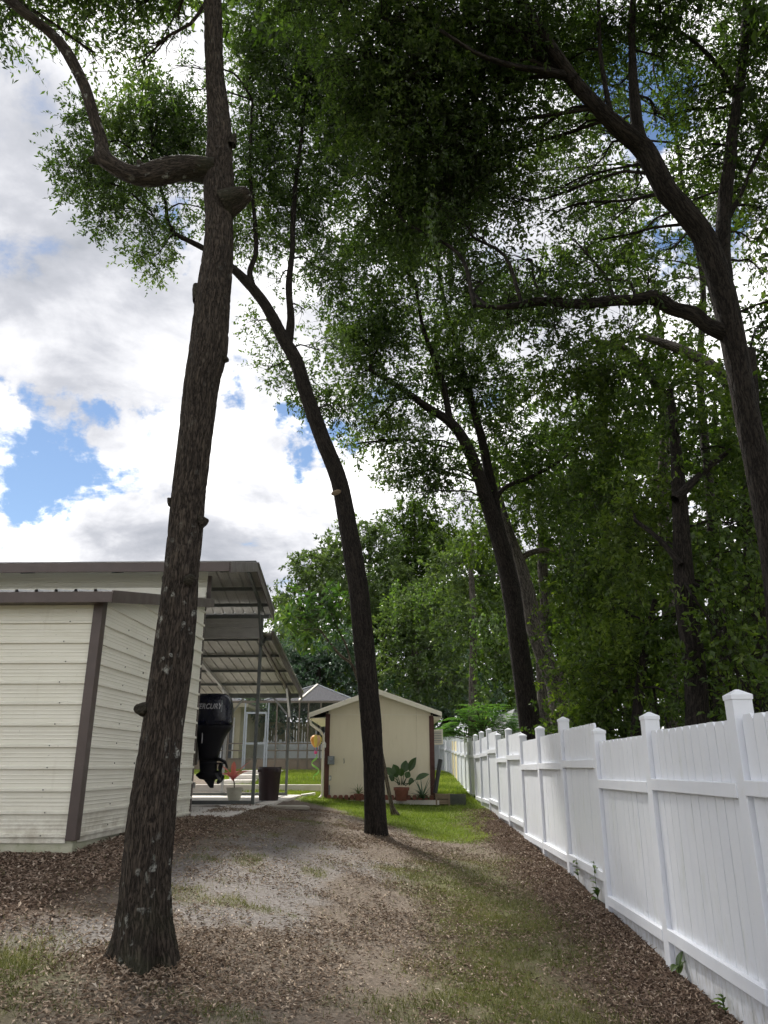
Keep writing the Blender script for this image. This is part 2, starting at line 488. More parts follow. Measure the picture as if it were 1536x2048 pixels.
def mat_picket():
    m, n = new_mat('vinyl_picket')
    v = obj_vec(n, (3, 3, 1.2))
    oz = n('ShaderNodeSeparateXYZ', None, Vector=n('ShaderNodeTexCoord').outputs['Object']).outputs[2]
    col = n.ramp(n.noise(v, 2.5, 5, .6), [(.3, (.70, .73, .80)), (.7, (.75, .775, .83))])
    splash = n.math('MULTIPLY', n.smooth(oz, .55, .05), n.smooth(n.noise(v, 7, 8, .7), .38, .68))
    col = n.mix(n.math('MULTIPLY', splash, .55), col, (.30, .28, .22, 1))
    algae = n.math('MULTIPLY', n.smooth(n.noise(v, 1.6, 7, .68), .54, .74), .35)
    col = n.mix(algae, col, (.46, .50, .42, 1))
    speck = n.smooth(n.noise(v, 38, 3, .5), .70, .76)
    col = n.mix(n.math('MULTIPLY', speck, .5), col, (.2, .2, .17, 1))
    bs = n('ShaderNodeBsdfPrincipled', None, Base_Color=col, Roughness=.34)
    n('ShaderNodeOutputMaterial', None, Surface=bs.outputs[0])
mat_picket()
mat_screen('insect_screen', (.12, .13, .13), .15)
mat_screen('roof_screen', (.125, .125, .135), .72)
LEAFY = [(0.0, (.016, .030, .008)), (.4, (.038, .070, .017)), (.75, (.080, .128, .034)), (1.0, (.135, .185, .064))]
mat_leaf('oak_leaf', LEAFY, .50, .03)
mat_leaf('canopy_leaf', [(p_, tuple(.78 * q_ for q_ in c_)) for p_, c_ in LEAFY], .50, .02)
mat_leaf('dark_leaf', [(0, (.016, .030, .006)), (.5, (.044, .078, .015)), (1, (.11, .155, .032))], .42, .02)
mat_leaf('light_leaf', [(0, (.026, .044, .016)), (.5, (.065, .105, .036)), (1, (.14, .19, .07))], .38, .03)
mat_leaf('yellow_wood', [(0, (.022, .040, .007)), (.5, (.060, .10, .016)), (1, (.14, .19, .035))], .45, .02)
mat_leaf('yellow_leaf', [(0, (.03, .06, .010)), (.5, (.07, .13, .020)), (1, (.15, .23, .045))], .42, .05)
mat_leaf('blue_leaf', [(0, (.012, .035, .020)), (.5, (.030, .075, .040)), (1, (.07, .13, .065))], .25, .08)
mat_leaf('big_leaf', [(0, (.016, .045, .010)), (.5, (.05, .11, .022)), (1, (.17, .25, .05))], .36, .04)
mat_leaf('pink_leaf', [(0, (.50, .12, .18)), (.5, (.68, .22, .29)), (1, (.80, .40, .45))], .35, .05)
mat_leaf('grass_lush', [(0, (.075, .115, .018)), (.5, (.15, .20, .035)), (1, (.26, .30, .08))], .3, .02)
mat_leaf('mimosa_leaf', [(0, (.035, .085, .03)), (.5, (.075, .16, .055)), (1, (.14, .25, .09))], .35, .03)
mat_leaf('grass_dry', [(0, (.075, .085, .028)), (.5, (.15, .155, .06)), (1, (.27, .24, .13))], .2, .02)
def mat_litter(name, stops):
    m, n = new_mat(name)
    tint = n('ShaderNodeAttribute', dict(attribute_name='tint')).outputs['Fac']
    bs = n('ShaderNodeBsdfPrincipled', None, Base_Color=n.ramp(tint, stops), Roughness=.7)
    bs.inputs['Specular IOR Level'].default_value = .25
    n('ShaderNodeOutputMaterial', None, Surface=bs.outputs[0])
mat_litter('litter', [(0, (.065, .045, .032)), (.35, (.185, .132, .094)), (.65, (.33, .26, .195)), (.85, (.48, .40, .32)), (1, (.60, .54, .46))])
mat_litter('mulch', [(0, (.065, .043, .032)), (.4, (.175, .122, .089)), (.75, (.30, .23, .178)), (1, (.52, .45, .37))])
mat_bark('bark_oak', (.023, .018, .015), (.070, .056, .044), 1.5, 2.0, .5)
mat_bark('bark_dark', (.009, .007, .006), (.034, .028, .023), 0, 1.1)
mat_bark('bark_grey', (.045, .040, .034), (.15, .135, .115), 0, .8)
mat_bark('bark_smooth', (.07, .055, .040), (.17, .14, .10), 0, .7)
# ================================================================== the ground
gA, gB = gpos(282, 1938), gpos(753, 1672)
def mound(x, y):
    return .05 * np.exp(-((x - gA.x) ** 2 + (y - gA.y) ** 2) / .16) + .035 * np.exp(-((x - gB.x) ** 2 + (y - gB.y) ** 2) / .12)
def fence_x(y): return 2.14 + .024 * y
def zones(x, y):
    x, y = np.broadcast_arrays(np.asarray(x, float), np.asarray(y, float))
    n1 = fbm2(x, y, .8, 21) - .5
    n2 = fbm2(x, y, 2.6, 33) - .5
    xf = fence_x(y)
    mul_f = sstep(x + n1 * .9 + n2 * .5, xf - 1.15, xf - .30) * (1 - sstep(y, 18, 21)) * (x < xf + .1)
    mul_b = sstep(-x + n1 * .5 + n2 * .35, 2.1, 2.7) * sstep(y + n2 * .8 + (x + 2.5) * .1, 5.6, 6.5) * (1 - sstep(y, 12.2, 13.4))
    line = 13.8 + np.maximum(0, .7 - x) * 2.15
    lush = sstep(y + n1 * 2.2 + n2 * 1.0, line - .5, line + .7) * (1 - mul_f)
    dry = np.maximum(sstep(x + n1 * 1.6, -.2, .6) * (1 - sstep(y + n2 * 2, 9.5, 13.5)),
                     sstep(-x + n1 * .8, 1.7, 2.3) * (1 - sstep(y + n2, 5.2, 6.1)))
    dry = np.maximum(dry, .55 * sstep(n2 + n1, .12, .3)) * (1 - mul_f) * (1 - mul_b) * (1 - lush)
    sand = sstep(n1 + n2 * .45 + .5 * np.exp(-(((x + 1.3) / .9) ** 2 + ((y - 7.6) / 1.3) ** 2)) + .5 * np.exp(-(((x + 2.5) / .8) ** 2 + ((y - 6.0) / .5) ** 2))
                 + .38 * np.exp(-(((x - .1) / 1.2) ** 2 + ((y - 10.6) / 1.3) ** 2)) + .25 * np.exp(-(((x + 1.6) / .9) ** 2 + ((y - 10) / 1.3) ** 2)), .09, .34)
    sand = sand * (1 - mul_f) * (1 - mul_b) * (1 - lush) * (1 - .75 * dry)
    return dict(mulf=mul_f, mulb=mul_b, lush=lush, dry=dry, sand=sand)
def axis(parts):
    out = []
    for a, b, s in parts: out += list(np.arange(a, b, s))
    return np.array(out + [parts[-1][1]])
gx = axis([(-600, -60, 60), (-60, -16, 4), (-16, -6, .5), (-6, 4, .09), (4, 16, .5), (16, 60, 4), (60, 600, 60)])
gy = axis([(-300, -20, 40), (-20, 1, 1.5), (1, 16, .09), (16, 34, .22), (34, 70, 2), (70, 1000, 60)])
GX, GY = np.meshgrid(gx, gy)
Zg = gz(GX, GY)
zn = zones(GX, GY)
Zg = Zg + .035 * zn['mulf'] + .03 * zn['mulb'] + mound(GX, GY)
nx, ny = len(gx), len(gy)
ii, jj = np.meshgrid(np.arange(nx - 1), np.arange(ny - 1))
a0 = (jj * nx + ii).ravel()
m, n = new_mat('earth')
tc = n('ShaderNodeTexCoord').outputs['Object']
at_ = lambda k: n('ShaderNodeAttribute', dict(attribute_name=k)).outputs['Fac']
nf = n.noise(tc, 26, 8, .65)
nm_ = n.noise(tc, 4.5, 6, .6)
soil = n.ramp(nf, [(.28, (.075, .06, .048)), (.5, (.155, .126, .102)), (.72, (.25, .21, .172))])
soil = n.mix(n.smooth(nm_, .45, .7, 0, .5), soil, (.15, .125, .105, 1))
sandc = n.ramp(nf, [(.3, (.13, .118, .11)), (.7, (.26, .24, .23))])
col = n.mix(n.math('MULTIPLY', at_('sand'), n.smooth(nf, .3, .5)), soil, sandc)
dryc = n.ramp(n.noise(tc, 40, 6, .7), [(.3, (.065, .073, .027)), (.55, (.135, .138, .058)), (.75, (.205, .185, .11))])
col = n.mix(n.math('MULTIPLY', at_('dry'), n.smooth(nm_, .3, .6, .3, .9)), col, dryc)
lushc = n.ramp(n.noise(tc, 18, 7, .65), [(.3, (.070, .095, .02)), (.6, (.13, .17, .036)), (.8, (.20, .21, .07))])
col = n.mix(at_('lush'), col, lushc)
mulc = n.ramp(n.noise(tc, 34, 7, .7), [(.3, (.03, .02, .014)), (.6, (.095, .063, .045)), (.8, (.18, .13, .095))])
col = n.mix(at_('mulch'), col, mulc)
bs = n('ShaderNodeBsdfPrincipled', None, Base_Color=col, Roughness=.95)
bs.inputs['Specular IOR Level'].default_value = .15
bp = n('ShaderNodeBump', None, Strength=.9, Distance=.03, Height=n.noise(tc, 30, 9, .7))
n.t.links.new(bp.outputs[0], bs.inputs['Normal'])
n('ShaderNodeOutputMaterial', None, Surface=bs.outputs[0])
ground = np_mesh('ground', np.stack([GX.ravel(), GY.ravel(), Zg.ravel()], 1), np.stack([a0, a0 + 1, a0 + nx + 1, a0 + nx], 1), M['earth'],
                 attrs={k: ('POINT', 'FLOAT', v.ravel()) for k, v in
                        dict(sand=zn['sand'], dry=zn['dry'], lush=zn['lush'], mulch=np.maximum(zn['mulf'], zn['mulb'])).items()}, smooth=True)
tag(ground, 'sandy yard under leaf litter rising gently towards the cream shed', kind='structure')
def gtop(x, y):
    zz_ = zones(x, y)
    return gz(x, y) + .035 * zz_['mulf'] + .03 * zz_['mulb'] + mound(x, y)

def leaf_arrays(P, D, N, L, W, fold=.25, wide=.42):
    S = unit(np.cross(D, N))
    N = np.cross(S, D)
    mid = P + D * (L * wide)[:, None] + N * (W * fold)[:, None]
    V = np.stack([P, mid + S * (W / 2)[:, None], P + D * L[:, None], mid - S * (W / 2)[:, None]], 1).reshape(-1, 3)
    k = np.arange(len(P))[:, None] * 4
    Fc = np.concatenate([k + np.array([[0, 1, 2]]), k + np.array([[0, 2, 3]])], 1).reshape(-1, 3)
    return V, Fc
def scatter(name, mat, x, y, L, W, tint, label, lift=.006, tilt=.28, kind='stuff', curl=.5):
    nn = len(x)
    a = rng.uniform(0, 2 * np.pi, nn)
    D = unit(np.stack([np.cos(a), np.sin(a), rng.normal(0, tilt, nn)], 1))
    N = unit(np.stack([rng.normal(0, tilt, nn), rng.normal(0, tilt, nn), np.ones(nn)], 1))
    z = gtop(x, y) + lift + rng.uniform(0, .014, nn)
    V, Fc = leaf_arrays(np.stack([x, y, z], 1), D, N, L, W, curl * rng.choice([-1, 1], nn).mean() if False else curl)
    o = np_mesh(name, V, Fc, mat, attrs={'tint': ('FACE', 'FLOAT', np.repeat(tint, 2))})
    return tag(o, label, name.split('_')[-1], kind=kind)
# fallen leaves, thicker towards the camera
xx = rng.uniform(-5, 2.7, 190000); yy = 3.6 + 13.5 * rng.uniform(0, 1, 190000) ** 1.35
zn_ = zones(xx, yy)
clump = fbm2(xx, yy, 1.7, 55)
prob = (.16 + 1.0 * sstep(clump, .40, .66)) * (1 - .55 * zn_['sand']) * (1 - .9 * zn_['lush']) * (1 - .2 * zn_['dry']) * (1 - .9 * zn_['mulf']) * (1 - .95 * zn_['mulb'])
keep = rng.uniform(0, 1, len(xx)) < prob * .85
xx, yy = xx[keep], yy[keep]
keep = (xx < fence_x(yy) - .08) & ~((xx < -3.28 + .026 * (yy - 8.7)) & (yy > 8.6))
xx, yy = xx[keep], yy[keep]
nn = len(xx)
scatter('fallen_leaves', M['litter'], xx, yy, rng.uniform(.020, .052, nn), rng.uniform(.007, .018, nn),
        np.clip(rng.beta(1.7, 2.0, nn) * .95, 0, 1), 'dry brown oak leaves strewn over the sandy yard')
aa = rng.uniform(0, 6.283, 2600); rr_ = .16 + np.abs(rng.normal(0, .22, 2600))
scatter('piled_leaves', M['litter'], gA.x + np.cos(aa) * rr_, gA.y + np.sin(aa) * rr_, rng.uniform(.022, .055, 2600), rng.uniform(.008, .018, 2600), np.clip(rng.beta(1.6, 2.0, 2600), 0, 1),
        'dry leaves piled round the foot of the thick barked oak', tilt=.55)
# leaf mulch along the fence
nn = 42000
yy = 3.4 + 17 * rng.uniform(0, 1, nn) ** 1.4
xx = fence_x(yy) - .06 - np.abs(rng.normal(0, .48, nn))
k = rng.uniform(0, 1, nn) < .12 + zones(xx, yy)['mulf']
xx, yy = xx[k], yy[k]; nn = len(xx)
scatter('fence_leaf_mulch', M['mulch'], xx, yy, rng.uniform(.022, .055, nn), rng.uniform(.008, .019, nn), np.clip(rng.beta(1.6, 1.8, nn), 0, 1),
        'reddish brown leaf mulch banked along the foot of the white fence', tilt=.45)
nn = 40000
xx = rng.uniform(-6.5, -2.0, nn); yy = rng.uniform(5.4, 13.0, nn)
k = (rng.uniform(0, 1, nn) < zones(xx, yy)['mulb']) & ~((xx < -3.28 + .026 * (yy - 8.7)) & (yy > 8.62))
xx, yy = xx[k], yy[k]; nn = len(xx)
scatter('bark_mulch', M['mulch'], xx, yy, rng.uniform(.03, .07, nn), rng.uniform(.011, .026, nn), np.clip(rng.beta(2.0, 1.7, nn) * .95, 0, 1),
        'bed of brown leaf mulch in front of the cream garage', tilt=.38)
# grass
def grass(name, mat, x, y, h, wd, tint, label):
    nn = len(x)
    a = rng.uniform(0, 2 * np.pi, nn)
    z = gtop(x, y) - .004
    B0 = np.stack([x, y, z], 1)
    S = np.stack([np.cos(a), np.sin(a), np.zeros(nn)], 1) * (wd / 2)[:, None]
    T = B0 + np.stack([rng.normal(0, .45, nn) * h, rng.normal(0, .45, nn) * h, h], 1)
    V = np.stack([B0 - S, B0 + S, T], 1).reshape(-1, 3)
    Fc = np.arange(nn * 3).reshape(-1, 3)
    o = np_mesh(name, V, Fc, mat, attrs={'tint': ('FACE', 'FLOAT', tint)})
    return tag(o, label, 'grass', kind='stuff')
nn = 330000
xx = rng.uniform(-4, 2.6, nn); yy = 3.6 + 11.5 * rng.uniform(0, 1, nn) ** 1.2
z_ = zones(xx, yy)
k = rng.uniform(0, 1, nn) < (z_['dry'] * sstep(fbm2(xx, yy, 3.2, 77), .28, .55)) * 1.0 + .02
k &= (xx < fence_x(yy) - .1)
xx, yy = xx[k], yy[k]; nn = len(xx)
grass('thin_grass', M['grass_dry'], xx, yy, rng.uniform(.02, .055, nn), rng.uniform(.004, .008, nn), np.clip(fbm2(xx, yy, 1.4, 5) * 1.2 - .3 + rng.normal(0, .22, nn), 0, 1),
      'thin dull grass growing through the leaf litter of the yard')
nn = 330000
xx = rng.uniform(-9, 3.2, nn); yy = 11.5 + 28 * rng.uniform(0, 1, nn) ** 1.25
z_ = zones(xx, yy)
k = (rng.uniform(0, 1, nn) < z_['lush']) & (xx < fence_x(yy) - .1) & ~((xx < -2.1) & (yy < 22.6)) & ~((xx > -1.7) & (xx < 1.45) & (yy > 21.4) & (yy < 26)) & ~((xx < -.5) & (yy > 32.7))
xx, yy = xx[k], yy[k]; nn = len(xx)
grass('lawn_grass', M['grass_lush'], xx, yy, rng.uniform(.03, .075, nn) * (1 + (yy > 22) * .3), rng.uniform(.007, .013, nn) * (1 + (yy > 22) * .8), np.clip(fbm2(xx, yy, 1.1, 15) * 1.3 - .2 + rng.normal(0, .2, nn), 0, 1),
      'bright green lawn grass in front of and beside the cream shed')

# ================================================================== metal garage
BO, BPHI = Vector((-3.3, 8.7, 0)), R(1.5)
def B(u, v, z):
    return (BO.x + u * math.cos(BPHI) + v * math.sin(BPHI), BO.y - u * math.sin(BPHI) + v * math.cos(BPHI), z)
garage = thing('metal_garage', (BO.x, BO.y, .72), 'cream ribbed metal garage with brown trim and open boat bays', 'garage')
PITCHR = .2286
def rib_profile(nr):
    pts = []
    for r in range(nr):
        o = r * PITCHR
        pts += [(o, 0)] if r == 0 else []
        pts += [(o + .010, 0), (o + .018, .026), (o + .046, .026), (o + .056, 0)]
        for q in (.095, .135, .175):
            pts += [(o + q, 0), (o + q + .005, .0035), (o + q + .013, .0035), (o + q + .018, 0)]
    pts += [(nr * PITCHR, 0)]
    return pts
def sheet(name, org, along, across, normal, length, mat, nr=4, clips=(), parent=garage):
    org, along, across, normal = map(Vector, (org, along, across, normal))
    mb = MB()
    pr = rib_profile(nr)
    vs = []
    for s_, h in pr:
        p = org + across * s_ + normal * h
        vs += [p, p + along * length]
    fs = [(2 * i, 2 * i + 1, 2 * i + 3, 2 * i + 2) for i in range(len(pr) - 1)]
    me = bpy.data.meshes.new(name)
    bm = bmesh.new()
    bv = [bm.verts.new(v) for v in vs]
    for f in fs: bm.faces.new([bv[i] for i in f])
    for co, no in clips:
        g = bm.verts[:] + bm.edges[:] + bm.faces[:]
        bmesh.ops.bisect_plane(bm, geom=g, plane_co=co, plane_no=no, clear_outer=True)
    if not bm.faces:
        bm.free(); return None
    off = root_of(parent)
    for v in bm.verts: v.co = Vector(B(*v.co)) - off
    bm.to_mesh(me); bm.free()
    return link_mesh(name, me, mat, parent)
UL = -6.4
SL1 = .19
ztop1 = 3.44
for k in range(4):
    z0 = .815 + k * .9144
    sheet('front_wall_panel', (UL, 0, z0), (1, 0, 0), (0, 0, 1), (0, -1, 0), -UL, M['cream_metal'], clips=[((0, 0, ztop1 - .02), (0, 0, 1))])
    sheet('side_wall_panel', (0, 0, z0), (.028, .9996, 0), (0, 0, 1), (.9996, -.028, 0), 4.12, M['cream_metal'], clips=[((0, 0, ztop1), (0, -SL1, 1))])
for k in range(4):
    sheet('side_wall_panel', (UL, 0, .815 + k * .9144), (0, 1, 0), (0, 0, 1), (-1, 0, 0), 4.45, M['cream_metal'], clips=[((0, 0, ztop1), (0, -SL1, 1))])
    sheet('inner_wall_panel', (UL, 4.14, .83 + k * .9144), (1, 0, 0), (0, 0, 1), (0, 1, 0), -UL + .1, M['cream_metal'])
sheet('upper_wall_panel', (UL, 4.40, 4.18), (1, 0, 0), (0, 0, 1), (0, -1, 0), -UL + .05, M['cream_metal'], clips=[((0, 0, 4.84), (0, 0, 1))])
def bmb(): return MB(B)
bmb().box((UL - .02, .01, .55), (-.003, 4.1, .812)).build('footing', M['mossy_footing'], garage)
# corner trim, in two flanges
ct = bmb().prism([(-.075, -.030, .80), (.034, -.030, .80), (.034, .10, .80), (.022, .10, .80), (.022, -.018, .80), (-.075, -.018, .80)], (0, 0, 2.64)).build('corner_trim', M['brown_trim'], garage, bevel=.003)
bmb().box((UL, -.008, .775), (-.08, .0, .822)).build('base_trim', M['cream_metal'], garage)
bmb().prism([(.001, .1, .775), (.004 + .0028, .1, .775), (.004 + .122, 4.12, .775), (.001 + .118, 4.12, .775)], (0, 0, .047)).build('base_trim', M['cream_metal'], garage)
# lean-to roof over the front room
def slope_roof(u0, u1, v0, z0, v1, z1, mat_top, npan, name='roof_panel'):
    d = Vector((0, v1 - v0, z1 - z0)); L = d.length; d.normalize()
    nrm = Vector((1, 0, 0)).cross(d)
    if nrm.z < 0: nrm = -nrm
    for k in range(npan):
        sheet(name, (u1 - (k + 1) * .9144, v0, z0), d, (1, 0, 0), nrm, L, mat_top, clips=[((u0, 0, 0), (-1, 0, 0))])
UR = .20
slope_roof(UL - .2, UR, -.22, ztop1 + .02 - .22 * SL1 + .03, 4.40, ztop1 + .05 + 4.4 * SL1, M['galvanised'], 8)
ze = ztop1 - .22 * SL1 + .035
bmb().box((UL - .2, -.235, ze - .115), (UR + .008, -.213, ze + .008)).build('eave_fascia', M['brown_trim'], garage, bevel=.003)
bmb().prism([(UR - .012, -.212, ze - .12), (UR - .012, 4.38, ze - .12 + 4.59 * SL1), (UR - .012, 4.38, ze + .028 + 4.59 * SL1), (UR - .012, -.212, ze + .028)], (.024, 0, 0)).build('rake_fascia', M['brown_trim'], garage, bevel=.003)
bmb().prism([(.0, .02, ze - .09 + .23 * SL1), (.0, 4.38, ze - .09 + 4.59 * SL1), (.0, 4.38, ze - .07 + 4.59 * SL1), (.0, .02, ze - .07 + .23 * SL1)], (UR - .014, 0, 0)).build('soffit', M['brown_trim'], garage)
bmb().box((UL, -.21, ze - .10), (0, 0.0, ze - .085)).build('soffit', M['brown_trim'], garage)
# raised middle bay, gable roof
UE = .56
V0, VR, V1 = 3.85, 6.15, 8.35
Z0, ZR, Z1 = 4.84, 5.43, 4.84
slope_roof(UL - .2, UE, V0, Z0, VR, ZR, M['roof_under'], 8)
slope_roof(UL - .2, UE, VR + .004, ZR, V1, Z1, M['roof_under'], 8)
bmb().bar((UL - .2, VR, ZR + .03), (UE + .01, VR, ZR + .03), .3, .012).build('ridge_cap', M['galvanised'], garage)
bmb().box((UL - .2, V0 - .02, Z0 - .14), (UE, V0 + .004, Z0 + .025)).build('eave_fascia', M['brown_trim'], garage, bevel=.003)
def rake(va, za, vb, zb, u, mat, hgt=.16):
    bmb().prism([(u, va, za - hgt), (u, vb, zb - hgt), (u, vb, zb + .03), (u, va, za + .03)], (.022, 0, 0)).build('rake_fascia', mat, garage, bevel=.003)
rake(V0, Z0, VR, ZR, UE, M['brown_trim']); rake(VR, ZR, V1, Z1, UE, M['brown_trim'])
bmb().bar((UE + .012, VR, ZR + .035), (UE + .012, V1 + .02, Z1 + .035), .07, .012).build('rake_cap', M['galvanised'], garage)
bmb().box((UL - .2, V1 + .01, Z1 - .10), (UE, V1 + .03, Z1 + .02)).build('eave_trim', M['galvanised'], garage)
# purlins and rafters under it
for v, z in ((4.5, 4.95), (5.3, 5.15), (7.0, 5.13), (7.75, 4.94)):
    bmb().box((UL, v - .03, z - .06), (UE - .01, v + .03, z + .01)).build('purlin', M['dark_steel'], garage)
PS = .064
def post(u, v, z0, z1, name='post', mat='dark_steel'):
    return bmb().box((u - PS / 2, v - PS / 2, z0), (u + PS / 2, v + PS / 2, z1)).build(name, M[mat], garage)
VP = 7.98
for u in (.38, -1.5, -3.1, -4.7, -6.3):
    post(u, VP, .80, 4.74)
    if u < .1: post(u, 4.52, .80, 4.74)
    bmb().bar((u, V0 + .15, Z0 - .09), (u, VR, ZR - .10), .06, .06).build('rafter', M['dark_steel'], garage)
    bmb().bar((u, VR, ZR - .10), (u, V1 - .1, Z1 - .09), .06, .06).build('rafter', M['dark_steel'], garage)
    bmb().bar((u + .02, VP - .045, 4.05), (u + .02, VP - .62, 4.92), .045, .045).build('brace', M['dark_steel'], garage)
    bmb().bar((u + .03, VP + .06, 4.10), (u + .03, VP + .45, 4.30), .045, .045).build('brace', M['dark_steel'], garage)
post(.09, 4.17, .80, 4.15, mat='brown_trim'); post(.085, 4.44, 4.2, 4.76, mat='brown_trim')
bmb().box((UL, VP - .03, 4.66), (UE - .03, VP + .03, 4.74)).build('header_beam', M['dark_steel'], garage)
bmb().box((UL, VP + .034, 4.22), (.42, VP + .09, 4.27)).build('header_beam', M['dark_steel'], garage)
sheet('clerestory_panel', (UL, VP - .04, 4.20), (1, 0, 0), (0, 0, 1), (0, -1, 0), -UL + .36, M['roof_under'], nr=2, clips=[((0, 0, 4.66), (0, 0, 1))])
# rear lean-to over the boat
LV0, LZ0, LV1, LZ1 = 8.03, 4.35, 13.45, 3.50
slope_roof(UL - .2, .60, LV0, LZ0, LV1, LZ1, M['roof_under'], 8)
def leanz(v): return LZ0 + (v - LV0) / (LV1 - LV0) * (LZ1 - LZ0)
for v in (8.35, 9.6, 10.9, 12.2):
    bmb().box((UL, v - .03, leanz(v) - .075), (.58, v + .03, leanz(v) - .015)).build('purlin', M['dark_steel'], garage)
bmb().prism([(.60, LV0, LZ0 - .17), (.60, LV1, LZ1 - .17), (.60, LV1, LZ1 + .03), (.60, LV0, LZ0 + .03)], (.022, 0, 0)).build('rake_fascia', M['brown_trim'], garage, bevel=.003)
bmb().bar((.614, LV0, LZ0 + .04), (.614, LV1 + .02, LZ1 + .04), .09, .014).build('rake_cap', M['galvanised'], garage)
VB = 13.0
bmb().box((UL, VB - .035, 3.36), (.58, VB + .035, 3.48)).build('header_beam', M['dark_steel'], garage)
for u in (.32, -1.42, -3.3, -5.0):
    post(u, VB, .72, 3.40, mat='galvanised' if u < 0 else 'dark_steel')
    bmb().bar((u, LV0, LZ0 - .11), (u, LV1 - .1, LZ1 - .09), .06, .06).build('rafter', M['galvanised' if u < 0 else 'brown_trim'], garage)
    bmb().bar((u + .02, VB - .05, 2.85), (u + .02, VB - .75, leanz(VB - .75) - .13), .05, .05).build('brace', M['galvanised'], garage)
    bmb().bar((u + .04, VB, 2.80), (u - .45 if u > -.5 else u + .45, VB, 3.36), .045, .045).build('brace', M['galvanised'], garage)
for v in (VP, VB):
    bmb().box((UL, v - .035, .802), (.34, v + .035, .875)).build('base_rail', M['dark_steel'], garage)
bmb().box((.30, VP + .035, .802), (.37, VB - .035, .81)).build('base_rail', M['dark_steel'], garage)
bmb().box((UL - .1, 4.11, .45), (.68, 13.6, .80)).build('slab', M['concrete_pale'], garage, bevel=.01)
# screw heads and wasp-black specks on the wall ribs
sc = bmb()
for k in range(11):
    z = .815 + .034 + k * PITCHR
    for j in range(6):
        u = -.35 - j * 1.1 + random.uniform(-.03, .03)
        sc.box((u - .006, -.032, z - .006), (u + .006, -.0265, z + .006))
    for vv in (.9, 1.55, 2.45, 3.5):
        v = vv + random.uniform(-.02, .02)
        r = random.choice((.006, .007, .012))
        sc.box((.002 + .028 * v, v - r, z + .05 - r), (.008 + .028 * v, v + r, z + .05 + r))
tag(sc.build('wall_screws', M['black_pipe'], garage), kind='stuff')
# ================================================================== boat with outboard under the rear bays
boat = thing('motor_boat', (-5.0, 15.0, .80), 'dark blue motor boat on a trailer with a tall black outboard', 'boat')
YM = 15.0
def MP(px, py, dy=0):
    p = at(px, py, YM); return Vector((p.x, YM + dy, p.z))
def ring(px0, px1, py, half, n=20, sq=3.0):
    a, b = MP(px0, py), MP(px1, py)
    cx, rx = (a.x + b.x) / 2, (b.x - a.x) / 2
    out = []
    for k in range(n):
        t = 2 * math.pi * k / n
        c, s = math.cos(t), math.sin(t)
        out.append((cx + rx * math.copysign(abs(c) ** (2 / sq), c), YM + half * math.copysign(abs(s) ** (2 / sq), s), a.z))
    return out
mb = MB()
mb.loft([ring(x0, x1, y, h) for x0, x1, y, h in ((412, 446, 1387.5, .10), (402, 456, 1389.5, .19), (396, 462, 1395, .25), (393, 465, 1405, .27), (392, 466, 1420, .275), (392, 466, 1442, .27), (393, 465, 1450, .262))])
cowl = mb.build('cowl', M['motor_black'], boat, smooth='all')
mb = MB(); mb.loft([ring(x0, x1, y, h) for x0, x1, y, h in ((394, 464, 1450.3, .25), (394, 463, 1456, .25), (395, 455, 1465, .23), (396, 448, 1478, .20), (397, 442, 1495, .17), (398, 437, 1510, .14), (398, 434, 1520, .12))])
mb.build('midsection', M['motor_dull'], boat, smooth='all')
mb = MB(); mb.loft([ring(x0, x1, y, h, sq=2.2) for x0, x1, y, h in ((398, 434, 1520.2, .11), (399, 434, 1532, .09), (400, 433, 1545, .075), (402, 432, 1552, .06), (408, 430, 1560, .03), (414, 428, 1568, .015), (420, 427, 1576, .008))])
gc = mb.build('gearcase', M['motor_dull'], boat, smooth='all')
a, b = MP(392, 1550), MP(443, 1550)
MB().tube([a, a.lerp(b, .15), a.lerp(b, .4), a.lerp(b, .75), b], [.015, .07, .095, .085, .06], 16).build('torpedo', M['motor_dull'], boat, smooth='all')
MB().box((MP(404, 1527).x, YM - .14, MP(404, 1527).z - .012), (MP(446, 1527).x, YM + .14, MP(404, 1527).z + .012)).build('cavitation_plate', M['motor_dull'], boat, bevel=.008)
MB().tube([MP(430, 1518), MP(441, 1519), MP(450, 1524), MP(455, 1536)], [.035, .03, .028, .012], 10).build('steering_arm', M['motor_dull'], boat, smooth='all')
pr = MB().tube([MP(436, 1549), MP(440, 1549), MP(444, 1549)], [.055, .05, .03], 12).build('propeller', M['motor_dull'], boat, smooth='all')
hub = MP(439, 1549)
for k in range(3):
    t = 2 * math.pi * (k / 3 + .22)
    rad = Vector((0, math.cos(t), math.sin(t))); tan = Vector((0, -math.sin(t), math.cos(t)))
    rows = []
    for f, wd in ((.04, .05), (.1, .11), (.16, .13), (.2, .08), (.215, .02)):
        rows.append([hub + rad * f + (tan * .8 + Vector((.55, 0, 0))) * (wd * s) for s in (-.8, 0, .8)])
    bl = MB()
    for i in range(len(rows) - 1):
        for j in range(2):
            q = [rows[i][j], rows[i][j + 1], rows[i + 1][j + 1], rows[i + 1][j]]
            bl.add(q + [p + Vector((.008, 0, 0)) for p in q], [(0, 1, 2, 3), (7, 6, 5, 4), (0, 4, 5, 1), (2, 6, 7, 3), (1, 5, 6, 2), (0, 3, 7, 4)])
    bl.build('blade', M['motor_dull'], pr, smooth=True)
MB().box((MP(389, 1480).x - .12, YM - .16, MP(389, 1530).z), (MP(389, 1480).x + .05, YM + .16, MP(389, 1462).z)).build('transom_bracket', M['motor_dull'], boat, bevel=.02)
MB().box((MP(408, 1482).x, YM - .215, MP(408, 1487).z), (MP(410, 1482).x, YM - .19, MP(408, 1462).z)).build('side_strip', M['motor_silver'], boat)
